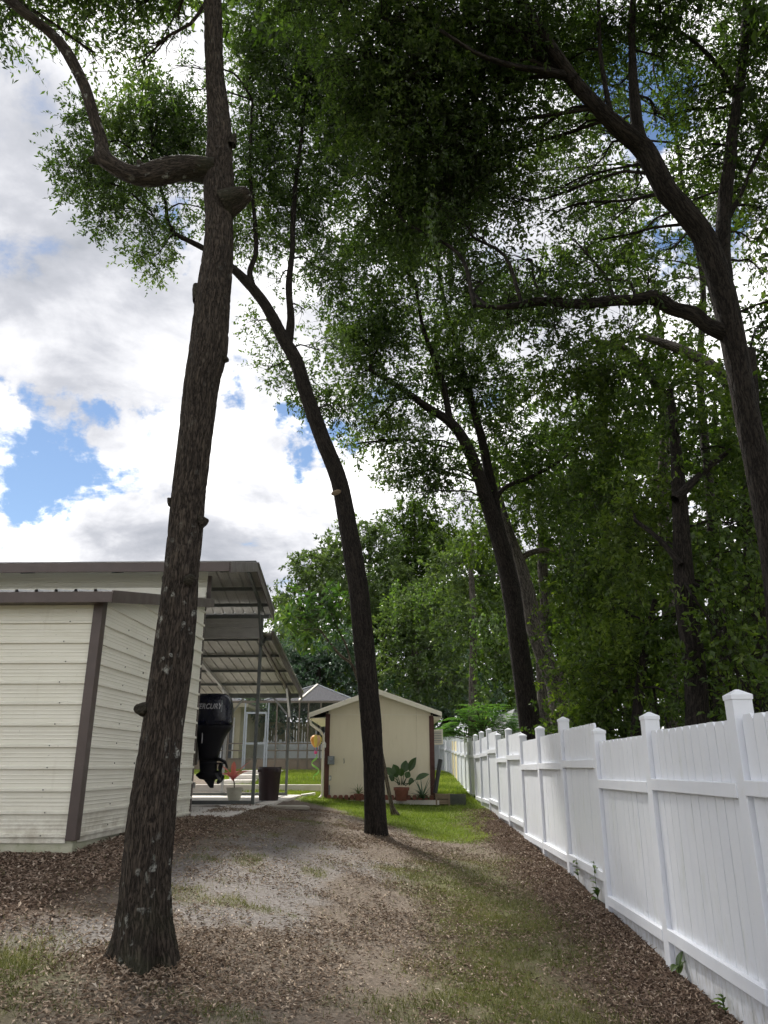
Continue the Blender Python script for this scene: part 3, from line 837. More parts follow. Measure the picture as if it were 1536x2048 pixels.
MB().box((MP(449, 1404).x, YM - .279, MP(449, 1426).z), (MP(451, 1404).x, YM - .262, MP(449, 1402).z)).build('side_strip', M['grey_box'], boat)
cu = bpy.data.curves.new('lettering', 'FONT')
cu.body = 'MERCURY'; cu.size = .19; cu.extrude = .002; cu.shear = .28; cu.align_x = 'LEFT'; cu.space_character = 1.06; cu.offset = .004
to = bpy.data.objects.new('lettering_curve', cu)
COL.objects.link(to)
bpy.context.view_layer.update()
tm = bpy.data.meshes.new_from_object(to.evaluated_get(bpy.context.evaluated_depsgraph_get()))
bpy.data.objects.remove(to)
xs = [v.co.x for v in tm.vertices]
wtxt = MP(451, 1418).x - MP(394.5, 1418).x
kx = wtxt / (max(xs) - min(xs))
for v in tm.vertices:
    v.co = Vector(((v.co.x - min(xs)) * kx, -v.co.z, v.co.y * .72))
pl = MP(394.5, 1419.5)
lt = link_mesh('lettering', tm, M['motor_silver'], cowl, Vector((pl.x, YM - .279, pl.z)) - root_of(cowl))
for v in tm.vertices:       # wrap on the curved cowl side
    wx = pl.x + v.co.x
    cxm = (MP(392, 1420).x + MP(466, 1420).x) / 2; rxm = (MP(466, 1420).x - MP(392, 1420).x) / 2
    q = min(.995, abs((wx - cxm) / rxm))
    v.co.y += .275 - .275 * (1 - q ** 3) ** (1 / 3) 
# hull (bow to the left) and trailer
xt = MP(389, 1480).x - .12
hl = MB(); rings_h = []
for f, half, keel, sheer in ((0, 1.0, 1.30, 2.18), (.25, 1.08, 1.28, 2.22), (.5, 1.08, 1.28, 2.28), (.75, .8, 1.38, 2.36), (.92, .35, 1.7, 2.44), (1, .04, 2.2, 2.48)):
    x = xt - f * 5.0
    rings_h.append([(x, YM - half, sheer), (x, YM - half * .94, keel + .35), (x, YM, keel), (x, YM + half * .94, keel + .35), (x, YM + half, sheer), (x, YM + half * .9, sheer + .02), (x, YM, sheer - .05), (x, YM - half * .9, sheer + .02)])
hl.loft(rings_h).build('hull', M['hull_blue'], boat, smooth=True)
MB().box((xt - 3.0, YM - .35, 2.2), (xt - 2.3, YM + .35, 2.95)).build('console', M['white_plastic'], boat, bevel=.03)
trailer = thing('boat_trailer', (xt - 2.2, YM, .80), 'grey boat trailer under the dark blue boat', 'trailer')
for dy in (-.6, .6):
    MB().box((xt - 4.6, YM + dy - .04, 1.15), (xt + .05, YM + dy + .04, 1.25)).build('rail', M['galvanised'], trailer)
    MB().box((xt - 3.9, YM + dy * .9 - .06, 1.25), (xt - .1, YM + dy * .9 + .06, 1.52)).build('bunk', M['old_wood'], trailer)
for fx in (-1.2, -4.3):
    MB().box((xt + fx - .04, YM - .6, 1.12), (xt + fx + .04, YM + .6, 1.2)).build('crossbar', M['galvanised'], trailer)
for dy in (-1.0, 1.0):
    wh = MB().tube([(xt - 1.2, YM + dy - .09, 1.10), (xt - 1.2, YM + dy + .09, 1.10)], .30, 24).build('wheel', M['tyre'], trailer, smooth=True, bevel=.03)
    MB().tube([(xt - 1.2, YM + dy - .1, 1.10), (xt - 1.2, YM + dy + .1, 1.10)], .17, 18).build('rim', M['galvanised'], wh, smooth=True)
MB().tube([(xt - 1.2, YM - 1.0, 1.1), (xt - 1.2, YM + 1.0, 1.1)], .03, 8).build('axle', M['dark_steel'], trailer)
MB().box((xt - 5.6, YM - .05, .85), (xt - 4.5, YM + .05, 1.22)).build('tongue', M['galvanised'], trailer)

# ================================================================== things on the slab
def strap_leaf(mb, p, d, up, L, W, n=5, bend=.5, tipw=.04, fold=.15, shape=None):
    """one long bending leaf as a strip folded at its midrib"""
    p, d, up = Vector(p), Vector(d).normalized(), Vector(up)
    rows = []
    for i in range(n + 1):
        t = i / n
        wd = W * (shape[i] if shape else max(tipw, math.sin(math.pi * min(1, .12 + .88 * t)) ** .8))
        sd = d.cross(up)
        if sd.length < 1e-3: sd = Vector((1, 0, 0))
        sd.normalize()
        nm = sd.cross(d)
        rows.append([p - sd * wd / 2 + nm * wd * fold, p.copy(), p + sd * wd / 2 + nm * wd * fold])
        p = p + d * (L / n)
        d = (d + Vector((0, 0, -bend / n))).normalized()
    base = len(mb.v)
    for i in range(n):
        for j in range(2):
            mb.add([rows[i][j], rows[i][j + 1], rows[i + 1][j + 1], rows[i + 1][j]], [(0, 1, 2, 3)])
def leaf_obj(name, mat, parent, *a, tint=.5, **k):
    mb = MB(); strap_leaf(mb, *a, **k)
    o = mb.build(name, mat, parent, fix=False)
    t = o.data.attributes.new('tint', 'FLOAT', 'FACE')
    t.data.foreach_set('value', [tint] * len(o.data.polygons))
    o.data.polygons.foreach_set('use_smooth', [True] * len(o.data.polygons))
    return o
pc = at(468, 1598, 17.4); zs = .80
k = mpp(468, 1580, 17.4)
pot = thing('potted_cordyline', (pc.x, pc.y, zs), 'pink leaved plant in a pale pot on the garage slab', 'potted plant')
r = 15.5 * k
MB().lathe([(r * .62, 0), (r * .72, .05), (r * .95, .2), (r * .98, .26), (r * 1.04, .27), (r * 1.05, .31), (r * .96, .31), (r * .93, .28)], (pc.x, pc.y, zs), 28).build('pot', M['pot_pale'], pot, smooth=True)
MB().lathe([(r * .94, .262), (r * .94, .272)], (pc.x, pc.y, zs), 20).build('soil', M['soil'], pot)
MB().tube([(pc.x, pc.y, zs + .27), (pc.x - .02, pc.y, zs + .42), (pc.x - .04, pc.y, zs + .5)], .012, 8).build('stem', M['bark_smooth'], pot)
for i in range(11):
    t = i / 11 * 6.283 + .3
    el = random.uniform(.2, 1.1)
    leaf_obj('leaf', M['pink_leaf'], pot, (pc.x - .05, pc.y, zs + .44 + .01 * i), (math.cos(t) * math.cos(el), math.sin(t) * math.cos(el) * .8, math.sin(el)), (0, 0, 1), random.uniform(.42, .58), .11, bend=.8, tint=random.uniform(.2, 1))
bp_ = at(537, 1598, 18.6); k = mpp(537, 1560, 18.6)
binc = Vector((bp_.x, bp_.y, .80))
tb = thing('trash_can', binc, 'tall dark maroon plastic trash can by the garage posts', 'trash can')
H = 63 * k; r0, r1 = 18.5 * k, 23 * k
MB().lathe([(r0, 0), (r0 * 1.02, .02), (r0 + (r1 - r0) * .85, H * .82), (r1 * .985, H * .83), (r1 * .99, H * .95), (r1 * .96, H * .96), (r1 * .93, H * .95), (r0 * .95, .04)], binc, 36).build('body', M['bin_maroon'], tb, smooth=True)
MB().lathe([(r1 * .985, H * .952), (r1 * 1.03, H * .955), (r1 * 1.035, H * 1.0), (r1 * .95, H * 1.0), (r1 * .94, H * .955)], binc, 36).build('rim', M['bin_maroon'], tb, smooth=True)
for s in (-1, 1):
    MB().box((binc.x + s * r1 * .72 - .06, binc.y - r1 * .78, binc.z + H * .84), (binc.x + s * r1 * .72 + .06, binc.y - r1 * .55, binc.z + H * .93)).build('handle', M['bin_maroon'], tb, bevel=.012)
sl = gpos(572, 1616)
o = MB().prism([(sl.x - .52, sl.y + .25, sl.z - .01), (sl.x - .30, sl.y - .1, sl.z - .01), (sl.x + .52, sl.y - .45, sl.z - .01), (sl.x + .42, sl.y + .02, sl.z - .01)], (0, 0, .06)).build('stepping_stone', M['stone_slab'], bevel=.01)
tag(o, 'flat grey stone slab lying by the garage slab edge', 'stone slab')

# ================================================================== shed
SY = 21.7
sx0, sx1 = at(650, 1540, SY).x, at(868, 1540, SY).x
SZ = .70
zl = 2.98; xpk = (at(754, 1379, SY).x); zpk = 3.50
SD = 4.0
shed = thing('garden_shed', ((sx0 + sx1) / 2, SY, SZ), 'cream gabled garden shed with dark red corner boards', 'shed')
def roofz(x): return zpk - .35 * abs(x - xpk)
# front wall of vertical plywood panels with fine joints
xj = [sx0 + .06, sx0 + .06 + 1.22, sx0 + .06 + 2.44, sx1 - .06]
for a, b in zip(xj[:-1], xj[1:]):
    a2, b2 = a + .002, b - .002
    zj = 2.90
    MB().box((a2, SY - .012, SZ + .05), (b2, SY + .02, zj - .003)).build('wall_panel', M['shed_wall'], shed)
    poly = [(a2, SY - .012, zj + .003)]
    poly += [(b2, SY - .012, zj + .003), (b2, SY - .012, max(zj + .01, roofz(b2)))]
    if a2 < xpk < b2: poly += [(xpk, SY - .012, zpk)]
    poly += [(a2, SY - .012, max(zj + .01, roofz(a2)))]
    MB().prism(poly, (0, .032, 0)).build('gable_panel', M['shed_wall'], shed)
MB().box((sx0 + .06, SY - .018, 2.894), (sx1 - .06, SY - .010, 2.906)).build('joint_strip', M['shed_white'], shed)
for x in (sx0, sx1 - .02):
    MB().box((x, SY + .022, SZ), (x + .02, SY + SD, roofz(x) - .05)).build('side_wall', M['shed_wall'], shed)
MB().box((sx0, SY + SD, SZ), (sx1, SY + SD + .03, 2.95)).build('back_wall', M['shed_wall'], shed)
for x in (sx0 - .02, sx1 - .11):
    MB().box((x, SY - .035, SZ - .02), (x + .13, SY - .013, roofz(x + .065) - .10)).build('corner_board', M['shed_trim'], shed, bevel=.004)
    MB().box((x if x < 0 else x + .108, SY - .0125, SZ - .02), (x + .022 if x < 0 else x + .13, SY + .12, roofz(x + .065) - .12)).build('corner_board', M['shed_trim'], shed)
OL, OR_ = at(620, 1425, SY).x, at(882, 1425, SY).x
for sgn, xe in ((-1, OL), (1, OR_)):
    ze_ = zpk + .09 - .35 * abs(xe - xpk)
    rf = MB().prism([(xpk, SY - .28, zpk + .09), (xe, SY - .28, ze_), (xe, SY - .28, ze_ - .03), (xpk, SY - .28, zpk + .06)], (0, SD + .5, 0)).build('roof', M['shingle'], shed)
    MB().prism([(xpk, SY - .31, zpk + .085), (xe, SY - .31, ze_ - .005), (xe, SY - .31, ze_ - .125), (xpk, SY - .31, zpk - .055)], (0, .028, 0)).build('rake_board', M['shed_white'], shed, bevel=.004)
    MB().prism([(xe, SY - .28, ze_ - .035), (xe, SY - .28, ze_ - .16), (xe - sgn * .02, SY - .28, ze_ - .16), (xe - sgn * .02, SY - .28, ze_ - .035)], (0, SD + .5, 0)).build('fascia', M['shed_white'], shed)
    xw = sx0 if sgn < 0 else sx1
    MB().prism([(xe - sgn * .021, SY - .279, ze_ - .15), (xw, SY - .279, ze_ - .13), (xw, SY - .279, ze_ - .12), (xe - sgn * .021, SY - .279, ze_ - .14)], (0, SD + .49, 0)).build('soffit', M['shed_white'], shed)
# gutter elbow and downspout
zg_ = roofz(OL) - .06
MB().tube([(OL + .04, SY - .2, zg_ - .03), (OL + .05, SY - .2, zg_ - .14), (sx0 - .14, SY - .15, zg_ - .33), (sx0 - .055, SY - .12, zg_ - .45), (sx0 - .055, SY - .12, SZ + .12), (sx0 - .12, SY - .2, SZ + .03)], .036, 8).build('downspout', M['shed_white'], shed, smooth=True)
MB().box((sx0 - .5, SY - .34, SZ - .12), (sx1 + .1, SY - .013, SZ - .012)).build('plinth', M['concrete_pale'], shed)
# electric box, outlet, conduit, hook
p = at(662, 1520, SY - .03)
mt = MB().box((p.x - .085, SY - .13, p.z - .12), (p.x + .095, SY - .012, p.z + .10)).build('meter_box', M['grey_box'], shed, bevel=.012)
MB().tube([(p.x + .01, SY - .13, p.z + .01), (p.x + .01, SY - .17, p.z + .01)], .055, 16).build('dial', M['meter_glass'], mt, smooth=True)
p = at(660, 1556, SY)
ot = MB().box((p.x - .035, SY - .05, p.z - .06), (p.x + .035, SY - .012, p.z + .06)).build('outlet_box', M['grey_box'], shed, bevel=.006)
MB().box((p.x - .02, SY - .054, p.z - .04), (p.x + .02, SY - .049, p.z + .04)).build('socket', M['white_plastic'], ot)
MB().tube([(p.x - .01, SY - .03, p.z - .18), (p.x - .01, SY - .03, SZ)], .018, 8).build('conduit', M['grey_box'], shed)
p = at(688, 1522, SY)
MB().tube([(p.x, SY - .02, p.z + .06), (p.x, SY - .06, p.z + .05), (p.x + .01, SY - .08, p.z - .02), (p.x, SY - .05, p.z - .06)], .01, 6).build('hook', M['dark_steel'], shed)
p = at(654, 1480, SY)
MB().box((p.x - .02, SY - .03, p.z - .07), (p.x + .03, SY - .012, p.z + .05)).build('thermometer', M['white_plastic'], shed, bevel=.004)
# air conditioner on the right side wall
p = at(873, 1474, SY + .6)
ac = thing('air_conditioner', (sx1 + .15, SY + .8, p.z - .25), 'small beige air conditioner sticking out of the shed right wall', 'air conditioner')
MB().box((sx1 + .002, SY + .5, p.z - .2), (sx1 + .30, SY + 1.1, p.z + .2)).build('case', M['shed_white'], ac, bevel=.012)
for i in range(7):
    MB().box((sx1 + .05, SY + .485, p.z - .15 + i * .045), (sx1 + .26, SY + .498, p.z - .13 + i * .045)).build('louvre', M['grey_box'], ac)
# terracotta edging along the shed
me_brick = None
for i in range(19):
    x = sx0 + .14 + i * .152
    if me_brick is None:
        b_ = MB().prism([(-.055, 0, 0), (.055, 0, 0), (.055, 0, .09), (.03, 0, .125), (-.03, 0, .125), (-.055, 0, .09)], (0, .05, 0))
        me_brick = bpy.data.meshes.new('edging_brick'); me_brick.from_pydata([tuple(v) for v in b_.v], [], b_.f); me_brick.materials.append(M['terracotta'])
    o = link_mesh('edging_brick', me_brick, None, shed, Vector((x, SY - .13, SZ - .008)) - root_of(shed))
    o.rotation_euler = (random.uniform(-.12, .12), random.uniform(-.06, .06), random.uniform(-.1, .1))
# hanging things at the shed's left corner
p = at(648, 1490, SY - .12)
ln = thing('wall_lantern', (p.x, p.y, p.z - .1), 'small white lantern hung on the dark red corner board', 'lantern')
MB().lathe([(.05, -.07), (.055, -.06), (.055, .02), (.065, .025), (.03, .08), (.008, .11)], (p.x, SY - .12, p.z), 10).build('body', M['white_plastic'], ln)
MB().tube([(p.x, SY - .12, p.z + .10), (p.x, SY - .04, p.z + .15)], .006, 6).build('bracket', M['white_plastic'], ln)
p = at(632, 1482, SY - .15); k = mpp(632, 1482, SY)
ws = thing('balloon_wind_spinner', (p.x, SY - .15, p.z - .75), 'rainbow hot air balloon wind spinner hanging beside the shed', 'wind spinner')
cols = ['spin_orange', 'spin_yellow', 'spin_peach', 'spin_orange', 'spin_yellow', 'spin_peach', 'spin_orange', 'spin_yellow', 'spin_peach', 'spin_yellow']
for i in range(10):
    t0, t1 = 2 * math.pi * i / 10, 2 * math.pi * (i + 1) / 10
    g = MB(); prof = [(.012, .165), (.09, .148), (.148, .09), (.16, .02), (.135, -.06), (.08, -.13), (.045, -.17)]
    vs_ = []
    for r_, z_ in prof:
        for t in (t0, (t0 + t1) / 2, t1):
            vs_.append((p.x + r_ * math.cos(t), SY - .15 + r_ * math.sin(t), p.z + z_))
    g.add(vs_, [(3 * a + j, 3 * a + j + 1, 3 * a + j + 4, 3 * a + j + 3) for a in range(6) for j in range(2)])
    g.build('gore', M[cols[i]], ws, smooth='all')
for i in range(6):
    t = i * 1.047
    MB().tube([(p.x + .05 * math.cos(t), SY - .15 + .05 * math.sin(t), p.z - .13), (p.x + .04 * math.cos(t), SY - .15 + .04 * math.sin(t), p.z - .26)], .008, 5).build('ribbon', M['spin_teal' if i % 2 else 'spin_pink'], ws)
MB().lathe([(.03, 0), (.045, .02), (.045, .07), (.03, .08)], (p.x, SY - .15, p.z - .34), 12).build('basket', M['spin_pink'], ws)
MB().tube([(p.x, SY - .15, p.z + .145), (p.x + .02, SY - .15, zg_ - .1)], .004, 5).build('cord', M['black_pipe'], ws)
hel = MB(); rows = []
for i in range(33):
    t = i / 32; a = t * 9.5
    c = Vector((p.x, SY - .15, p.z - .36 - t * .62)); r_ = .02 + .09 * math.sin(math.pi * t) ** .6
    rows.append([c + Vector((math.cos(a) * r_, math.sin(a) * r_, .03)), c + Vector((math.cos(a) * r_, math.sin(a) * r_, -.03))])
for i in range(32): hel.add([rows[i][0], rows[i][1], rows[i + 1][1], rows[i + 1][0]], [(0, 1, 2, 3)])
hel.build('spiral_tail', M['spin_green'], ws, smooth='all')
p = gpos(616, 1592)
o = MB().loft([[(p.x - .19, p.y - .12, p.z), (p.x + .2, p.y - .12, p.z), (p.x + .2, p.y + .12, p.z), (p.x - .19, p.y + .12, p.z)],
               [(p.x - .19, p.y - .12, p.z + .05), (p.x + .2, p.y - .12, p.z + .1), (p.x + .2, p.y + .12, p.z + .1), (p.x - .19, p.y + .12, p.z + .05)]]).build('splash_block', M['white_plastic'], bevel=.02)
tag(o, 'small white splash block in the grass below the downspout', 'splash block')

# ---------------------------------------------------------------- plants by the shed
def terr_pot(x, y, z, r, h, parent):
    MB().lathe([(r * .68, 0), (r * .74, .02), (r * .93, h * .75), (r * .94, h * .76), (r * 1.04, h * .77), (r * 1.06, h), (r * .94, h), (r * .9, h * .86)], (x, y, z), 26).build('pot', M['terracotta'], parent, smooth=True)
    MB().lathe([(r * .92, h * .85), (r * .92, h * .87)], (x, y, z), 18).build('soil', M['soil'], parent)
p = at(803, 1592, SY - .45); z = SZ - .012; k = mpp(803, 1580, SY - .45)
bl = thing('potted_broadleaf', (p.x, SY - .45, z), 'large broad leaved plant in a terracotta pot against the shed', 'potted plant')
terr_pot(p.x, SY - .45, z, 15 * k, 25 * k, bl)
for px0, py0, px1, py1, wd, dy in ((800, 1568, 786, 1530, 17, 0), (805, 1568, 812, 1522, 18, .05), (808, 1568, 832, 1516, 15, -.1), (803, 1570, 802, 1537, 13, -.1), (800, 1570, 770, 1537, 15, -.1),
                                    (810, 1572, 858, 1550, 12, -.05), (808, 1570, 828, 1568, 16, -.25), (798, 1570, 776, 1556, 11, -.15), (806, 1570, 820, 1545, 13, .1), (796, 1568, 790, 1545, 12, .15)):
    a = at(px0, py0, SY - .45); b = at(px1, py1, SY - .45 + dy)
    d = b - a
    mid = a + d * .45 + Vector((0, 0, .03))
    MB().tube([a, (a + mid) / 2 + Vector((0, 0, .02)), mid], [.013, .01, .007], 6).build('stalk', M['big_leaf'], bl)
    dd = (b - mid)
    leaf_obj('leaf', M['big_leaf'], bl, mid, dd + Vector((0, 0, .1)), (random.uniform(-.3, .3), -1, .5), dd.length * 1.05, wd * k * 1.0, n=8, bend=.5, tint=random.uniform(.05, .5), shape=(.12, .55, .85, 1, 1, .9, .7, .4, .05))
p = at(717, 1588, SY - .4)
sp = thing('potted_grassy_plant', (p.x, SY - .4, z), 'small spiky plant in a little terracotta pot by the shed', 'potted plant')
terr_pot(p.x, SY - .4, z, .12, .17, sp)
for i in range(26):
    t = random.uniform(0, 6.28); e = random.uniform(.4, 1.4)
    leaf_obj('leaf', M['light_leaf'], sp, (p.x, SY - .4, z + .15), (math.cos(t) * math.cos(e), math.sin(t) * math.cos(e), math.sin(e)), (0, 0, 1), random.uniform(.2, .36), .022, bend=.9, tint=random.random())
p = at(845, 1592, SY - .5)
ag = thing('agave_plant', (p.x, SY - .5, z), 'grey green spiky rosette plant in the shed corner bed', 'plant')
for i in range(34):
    t = random.uniform(0, 6.28); e = random.uniform(.1, 1.35)
    leaf_obj('leaf', M['blue_leaf'], ag, (p.x, SY - .5, z + .05), (math.cos(t) * math.cos(e), math.sin(t) * math.cos(e), math.sin(e)), (0, 0, 1), random.uniform(.38, .62), .045, bend=.6, tint=random.uniform(.2, .9), shape=(.8, 1, .85, .6, .35, .05))
a, b = at(870, 1586, SY - .2), at(881, 1519, SY - .1)
o = MB().tube([a, a.lerp(b, .5), b], [.062, .058, .06], 12).build('leaning_pipe', M['black_pipe'], smooth=True)
tag(o, 'short black pipe leaning at the shed right corner', 'pipe')
p = at(886, 1598, SY - .3); zb = g1(p.x, SY)
cr = thing('wooden_planter', (p.x, SY - .2, zb), 'low weathered wooden planter box right of the shed', 'planter')
for i in range(2):
    MB().box((p.x - .2, SY - .32, zb + .03 + i * .13), (p.x + .17, SY - .29, zb + .145 + i * .13)).build('board', M['old_wood'], cr, bevel=.004)
    MB().box((p.x - .2, SY + .1, zb + .03 + i * .13), (p.x + .17, SY + .13, zb + .145 + i * .13)).build('board', M['old_wood'], cr, bevel=.004)
MB().box((p.x - .18, SY - .28, zb), (p.x + .15, SY + .09, zb + .22)).build('soil', M['soil'], cr)
for dx in (-.2, .14):
    MB().box((p.x + dx, SY - .35, zb - .02), (p.x + dx + .045, SY - .322, zb + .30)).build('post', M['old_wood'], cr)
p = at(914, 1597, SY - .1); zb = g1(p.x, SY)
gb = thing('grey_block_planter', (p.x, SY, zb), 'dark grey rectangular planter box beside the fence', 'planter')
for lo, hi in (((p.x - .23, SY - .2, zb - .02), (p.x + .23, SY - .15, zb + .27)), ((p.x - .23, SY + .15, zb - .02), (p.x + .23, SY + .2, zb + .27)), ((p.x - .23, SY - .149, zb - .02), (p.x - .18, SY + .149, zb + .27)), ((p.x + .18, SY - .149, zb - .02), (p.x + .23, SY + .149, zb + .27))):
    MB().box(lo, hi).build('side', M['dark_green_box'], gb, bevel=.006)
MB().box((p.x - .179, SY - .149, zb), (p.x + .179, SY + .149, zb + .22)).build('soil', M['soil'], gb)
# ================================================================== white vinyl fence
FD = Vector((.024, 1, 0)).normalized()
FN = Vector((-FD.y, FD.x, 0))            # towards the yard (-x)
frot = -math.atan(.024)
SP = 1.83
post_y = [3.12 + SP * i for i in range(-2, 24)]
ptop = {0: 2.02, 1: 1.98, 2: 1.96, 3: 1.915, 4: 2.14, 5: 2.11, 6: 2.07, 7: 2.25, 8: 2.22, 9: 2.41, 10: 2.42, 11: 2.41, 12: 2.43}
ptp = {0: 1.85, 1: 1.835, 2: 1.805, 3: 2.005, 4: 1.98, 5: 1.965, 6: 2.135, 7: 2.10, 8: 2.31, 9: 2.26, 10: 2.24, 11: 2.27, 12: 2.30}
for i in range(13, 24):
    ptp[i] = 2.30 + .035 * (3.12 + SP * i - 25.0); ptop[i] = ptp[i] + .12
fence = thing('vinyl_fence', (fence_x(14), 14, g1(fence_x(14), 14)), 'long white vinyl privacy fence stepping up the slope', 'fence')
froot = root_of(fence)
def share(mb, name, mat, bevel=0):
    me = bpy.data.meshes.new(name)
    me.from_pydata([tuple(v) for v in mb.v], [], mb.f)
    bm = bmesh.new(); bm.from_mesh(me); bmesh.ops.recalc_face_normals(bm, faces=bm.faces)
    if bevel:
        bmesh.ops.bevel(bm, geom=[e for e in bm.edges if e.calc_face_angle(0) > .6], offset=bevel, segments=2, affect='EDGES', profile=.6)
    bm.to_mesh(me); bm.free()
    me.materials.append(mat)
    return me
def picket_mesh(mat, name):
    w2, t = .0766, .024
    mb = MB()
    prof = [(-t, -w2 + .003), (-t, w2 - .003), (-t + .012, w2 - .003), (-t + .012, w2), (0, w2), (0, -w2), (-t + .012, -w2), (-t + .012, -w2 + .003)]
    ring0 = [(x, y, 0) for x, y in prof]
    ring1 = [(x, y, 1.80) for x, y in prof]
    ring2 = [(x, max(-w2 + .028, min(w2 - .028, y)), 1.83) for x, y in prof]
    mb.loft([ring0, ring1, ring2])
    return share(mb, name, mat)
me_pick = picket_mesh(M['vinyl_picket'], 'picket'); me_pick_s = picket_mesh(M['vinyl_stained'], 'picket_stained')
W5 = .127 / 2
me_post = share(MB().box((-W5, -W5, -2.7), (W5, W5, 0)), 'fence_post', M['vinyl'], .006)
cap = MB()
c2 = W5 + .005
cap.loft([[(-c2, -c2, -.03), (c2, -c2, -.03), (c2, c2, -.03), (-c2, c2, -.03)], [(-c2, -c2, 0), (c2, -c2, 0), (c2, c2, 0), (-c2, c2, 0)], [(-.01, -.01, .035), (.01, -.01, .035), (.01, .01, .035), (-.01, .01, .035)]])
me_cap = share(cap, 'post_cap', M['vinyl'], .002)
me_rail = share(MB().box((-.042, -(SP - .127) / 2 - .002, -.09), (0, (SP - .127) / 2 + .002, 0)), 'rail', M['vinyl'], .005)
def fput(name, me, y, z, dx=0, parent=None, dz=0):
    p = Vector((fence_x(y), y, z)) + FN * -dx
    if parent is fence:
        o = link_mesh(name, me, None, fence, p - froot)
        o.rotation_euler = (0, 0, frot)
    else:
        o = link_mesh(name, me, None, parent, (0, 0, 0))
    return o
ptop.update({-2: 1.92, -1: 1.98}); ptp.update({-2: 1.80, -1: 1.85})
for i, y in zip(range(-2, 24), post_y):
    po = fput('post', me_post, y, ptop[i], 0, fence)
    po.rotation_euler = (random.uniform(-.006, .006), random.uniform(-.008, .008), frot)
    fput('cap', me_cap, y, 0, 0, po)
    if i == 23: break
    yc = y + SP / 2
    tilt = random.uniform(-.006, .006)
    for dz in (.385, 1.505):
        rl = fput('rail', me_rail, yc, ptp[i] - dz, -.024, fence)
        rl.rotation_euler = (tilt, 0, frot)
    stained = 30.0 < yc < 34.5
    for k in range(11):
        yk = y + W5 + .004 + .077 + k * (.1536)
        if yk > y + SP - W5 - .04: break
        pk = fput('picket', me_pick_s if stained else me_pick, yk, ptp[i] - 1.83 + (yk - yc) * tilt + random.uniform(-.002, .002), random.uniform(-.0012, .0012), fence)
        pk.rotation_euler = (0, 0, frot + random.uniform(-.002, .002))
# cross fence closing the far end of the yard
far = thing('far_vinyl_fence', (0, 45.4, g1(0, 45.4)), 'white vinyl fence across the far end behind the shed', 'fence')
for i in range(36):
    x = -2.4 + i * .1536
    o = link_mesh('picket', me_pick, None, far, Vector((x, 45.4, 1.18)) - root_of(far)); o.rotation_euler = (0, 0, R(90))
for x in (-2.5, -.62, 1.26, 3.1):
    o = link_mesh('post', me_post, None, far, Vector((x, 45.36, 3.12)) - root_of(far))
for z in (1.55, 2.65):
    MB().box((-2.5, 45.33, z - .09), (3.1, 45.376, z)).build('rail', M['vinyl'], far)

# weeds at the foot of the fence
weeds = [(1155, 1718, 'low green weed sprouting at the fence foot', 5, .09), (1190, 1722, 'thin vine sprig on the fence bottom rail', 6, .08), (1196, 1778, 'upright dark green weed against the fence skirt', 8, .10),
         (1365, 1985, 'broad leaved weed in the leaf mulch by the near fence', 4, .12), (1455, 2035, 'pale green seedling at the fence foot, nearest the camera', 3, .10), (950, 1590, 'small bush growing against the fence near the grey planter', 14, .10),
         (1448, 1990, 'single leafy sprig peeking through the near fence skirt', 3, .07)]
for px, py, lab, nl, L in weeds:
    d = px_dir(px, py)
    # the weed stands at the fence face
    Y = 3.0
    for _ in range(50):
        p = at(px, py, Y)
        Y += (fence_x(Y) - .07 - p.x) * (1.2 if px > 1000 else 3)
        Y = max(2.5, min(40, Y))
    p = at(px, py, Y)
    zg = float(gtop(np.array([p.x]), np.array([Y]))[0])
    wd = thing('fence_weed', (p.x, Y, zg), lab, 'weed')
    z1 = max(zg + .10, p.z)
    st = MB().tube([(p.x, Y, zg), (p.x - .01, Y + .005, (zg + z1) / 2), (p.x - .015, Y, z1)], .003, 5).build('stem', M['light_leaf'], wd)
    for i in range(nl):
        t = random.uniform(0, 6.28); f = (i + .5) / nl
        leaf_obj('leaf', M['yellow_leaf' if i % 3 else 'light_leaf'], wd, (p.x - .01, Y, zg + (z1 - zg) * (.3 + .7 * f)), (math.cos(t) * .7 - .5, math.sin(t) * .9, random.uniform(.1, .8)), (0, 0, 1), L * random.uniform(.7, 1.2), L * .5, bend=.8, tint=random.uniform(.1, .8))

# ================================================================== kerb, steps, screened pool enclosure, house
kx0, kx1 = at(500, 1580, 24.2).x, at(648, 1580, 24.2).x
o = MB().box((kx0 - 2.6, 24.2, .55), (kx1, 24.45, 1.02)).build('kerb', M['concrete_pale'], bevel=.012)
tag(o, 'low concrete kerb holding the raised lawn', kind='structure')
steps = thing('concrete_steps', (-5.3, 26, .8), 'pale concrete steps climbing the lawn to the screened enclosure', 'steps')
sx = (at(455, 1560, 27).x, at(528, 1560, 27).x)
for i, (y0, y1, z) in enumerate(((25.0, 26.4, .96), (26.4, 27.8, 1.11), (27.8, 29.6, 1.26), (29.6, 32.9, 1.40))):
    MB().box((sx[0] - .3 + i * .1, y0, .5), (sx[1] - .1 * i - (.25 if i < 3 else -.3), y1 - .002, z)).build('step', M['concrete_pale'], steps, bevel=.01)
EY = 33.0
enc = thing('pool_enclosure', (at(560, 1540, EY).x, EY, 1.35), 'screened pool enclosure with bronze frame and pale hipped roof', 'enclosure')
zb, zk, ze_ = 1.36, at(560, 1518, EY).z, at(560, 1404, EY).z
pxs = [395, 428, 458, 489, 536, 553, 575, 598, 616, 641, 668, 700]
ex = [at(p, 1450, EY).x for p in pxs]
for x in ex:
    MB().box((x - .03, EY - .03, zb), (x + .03, EY + .03, ze_)).build('post', M['alu_grey' if x in (ex[3], ex[4]) else 'alu_bronze'], enc)
zr = [at(560, y, EY).z for y in (1487, 1501)]
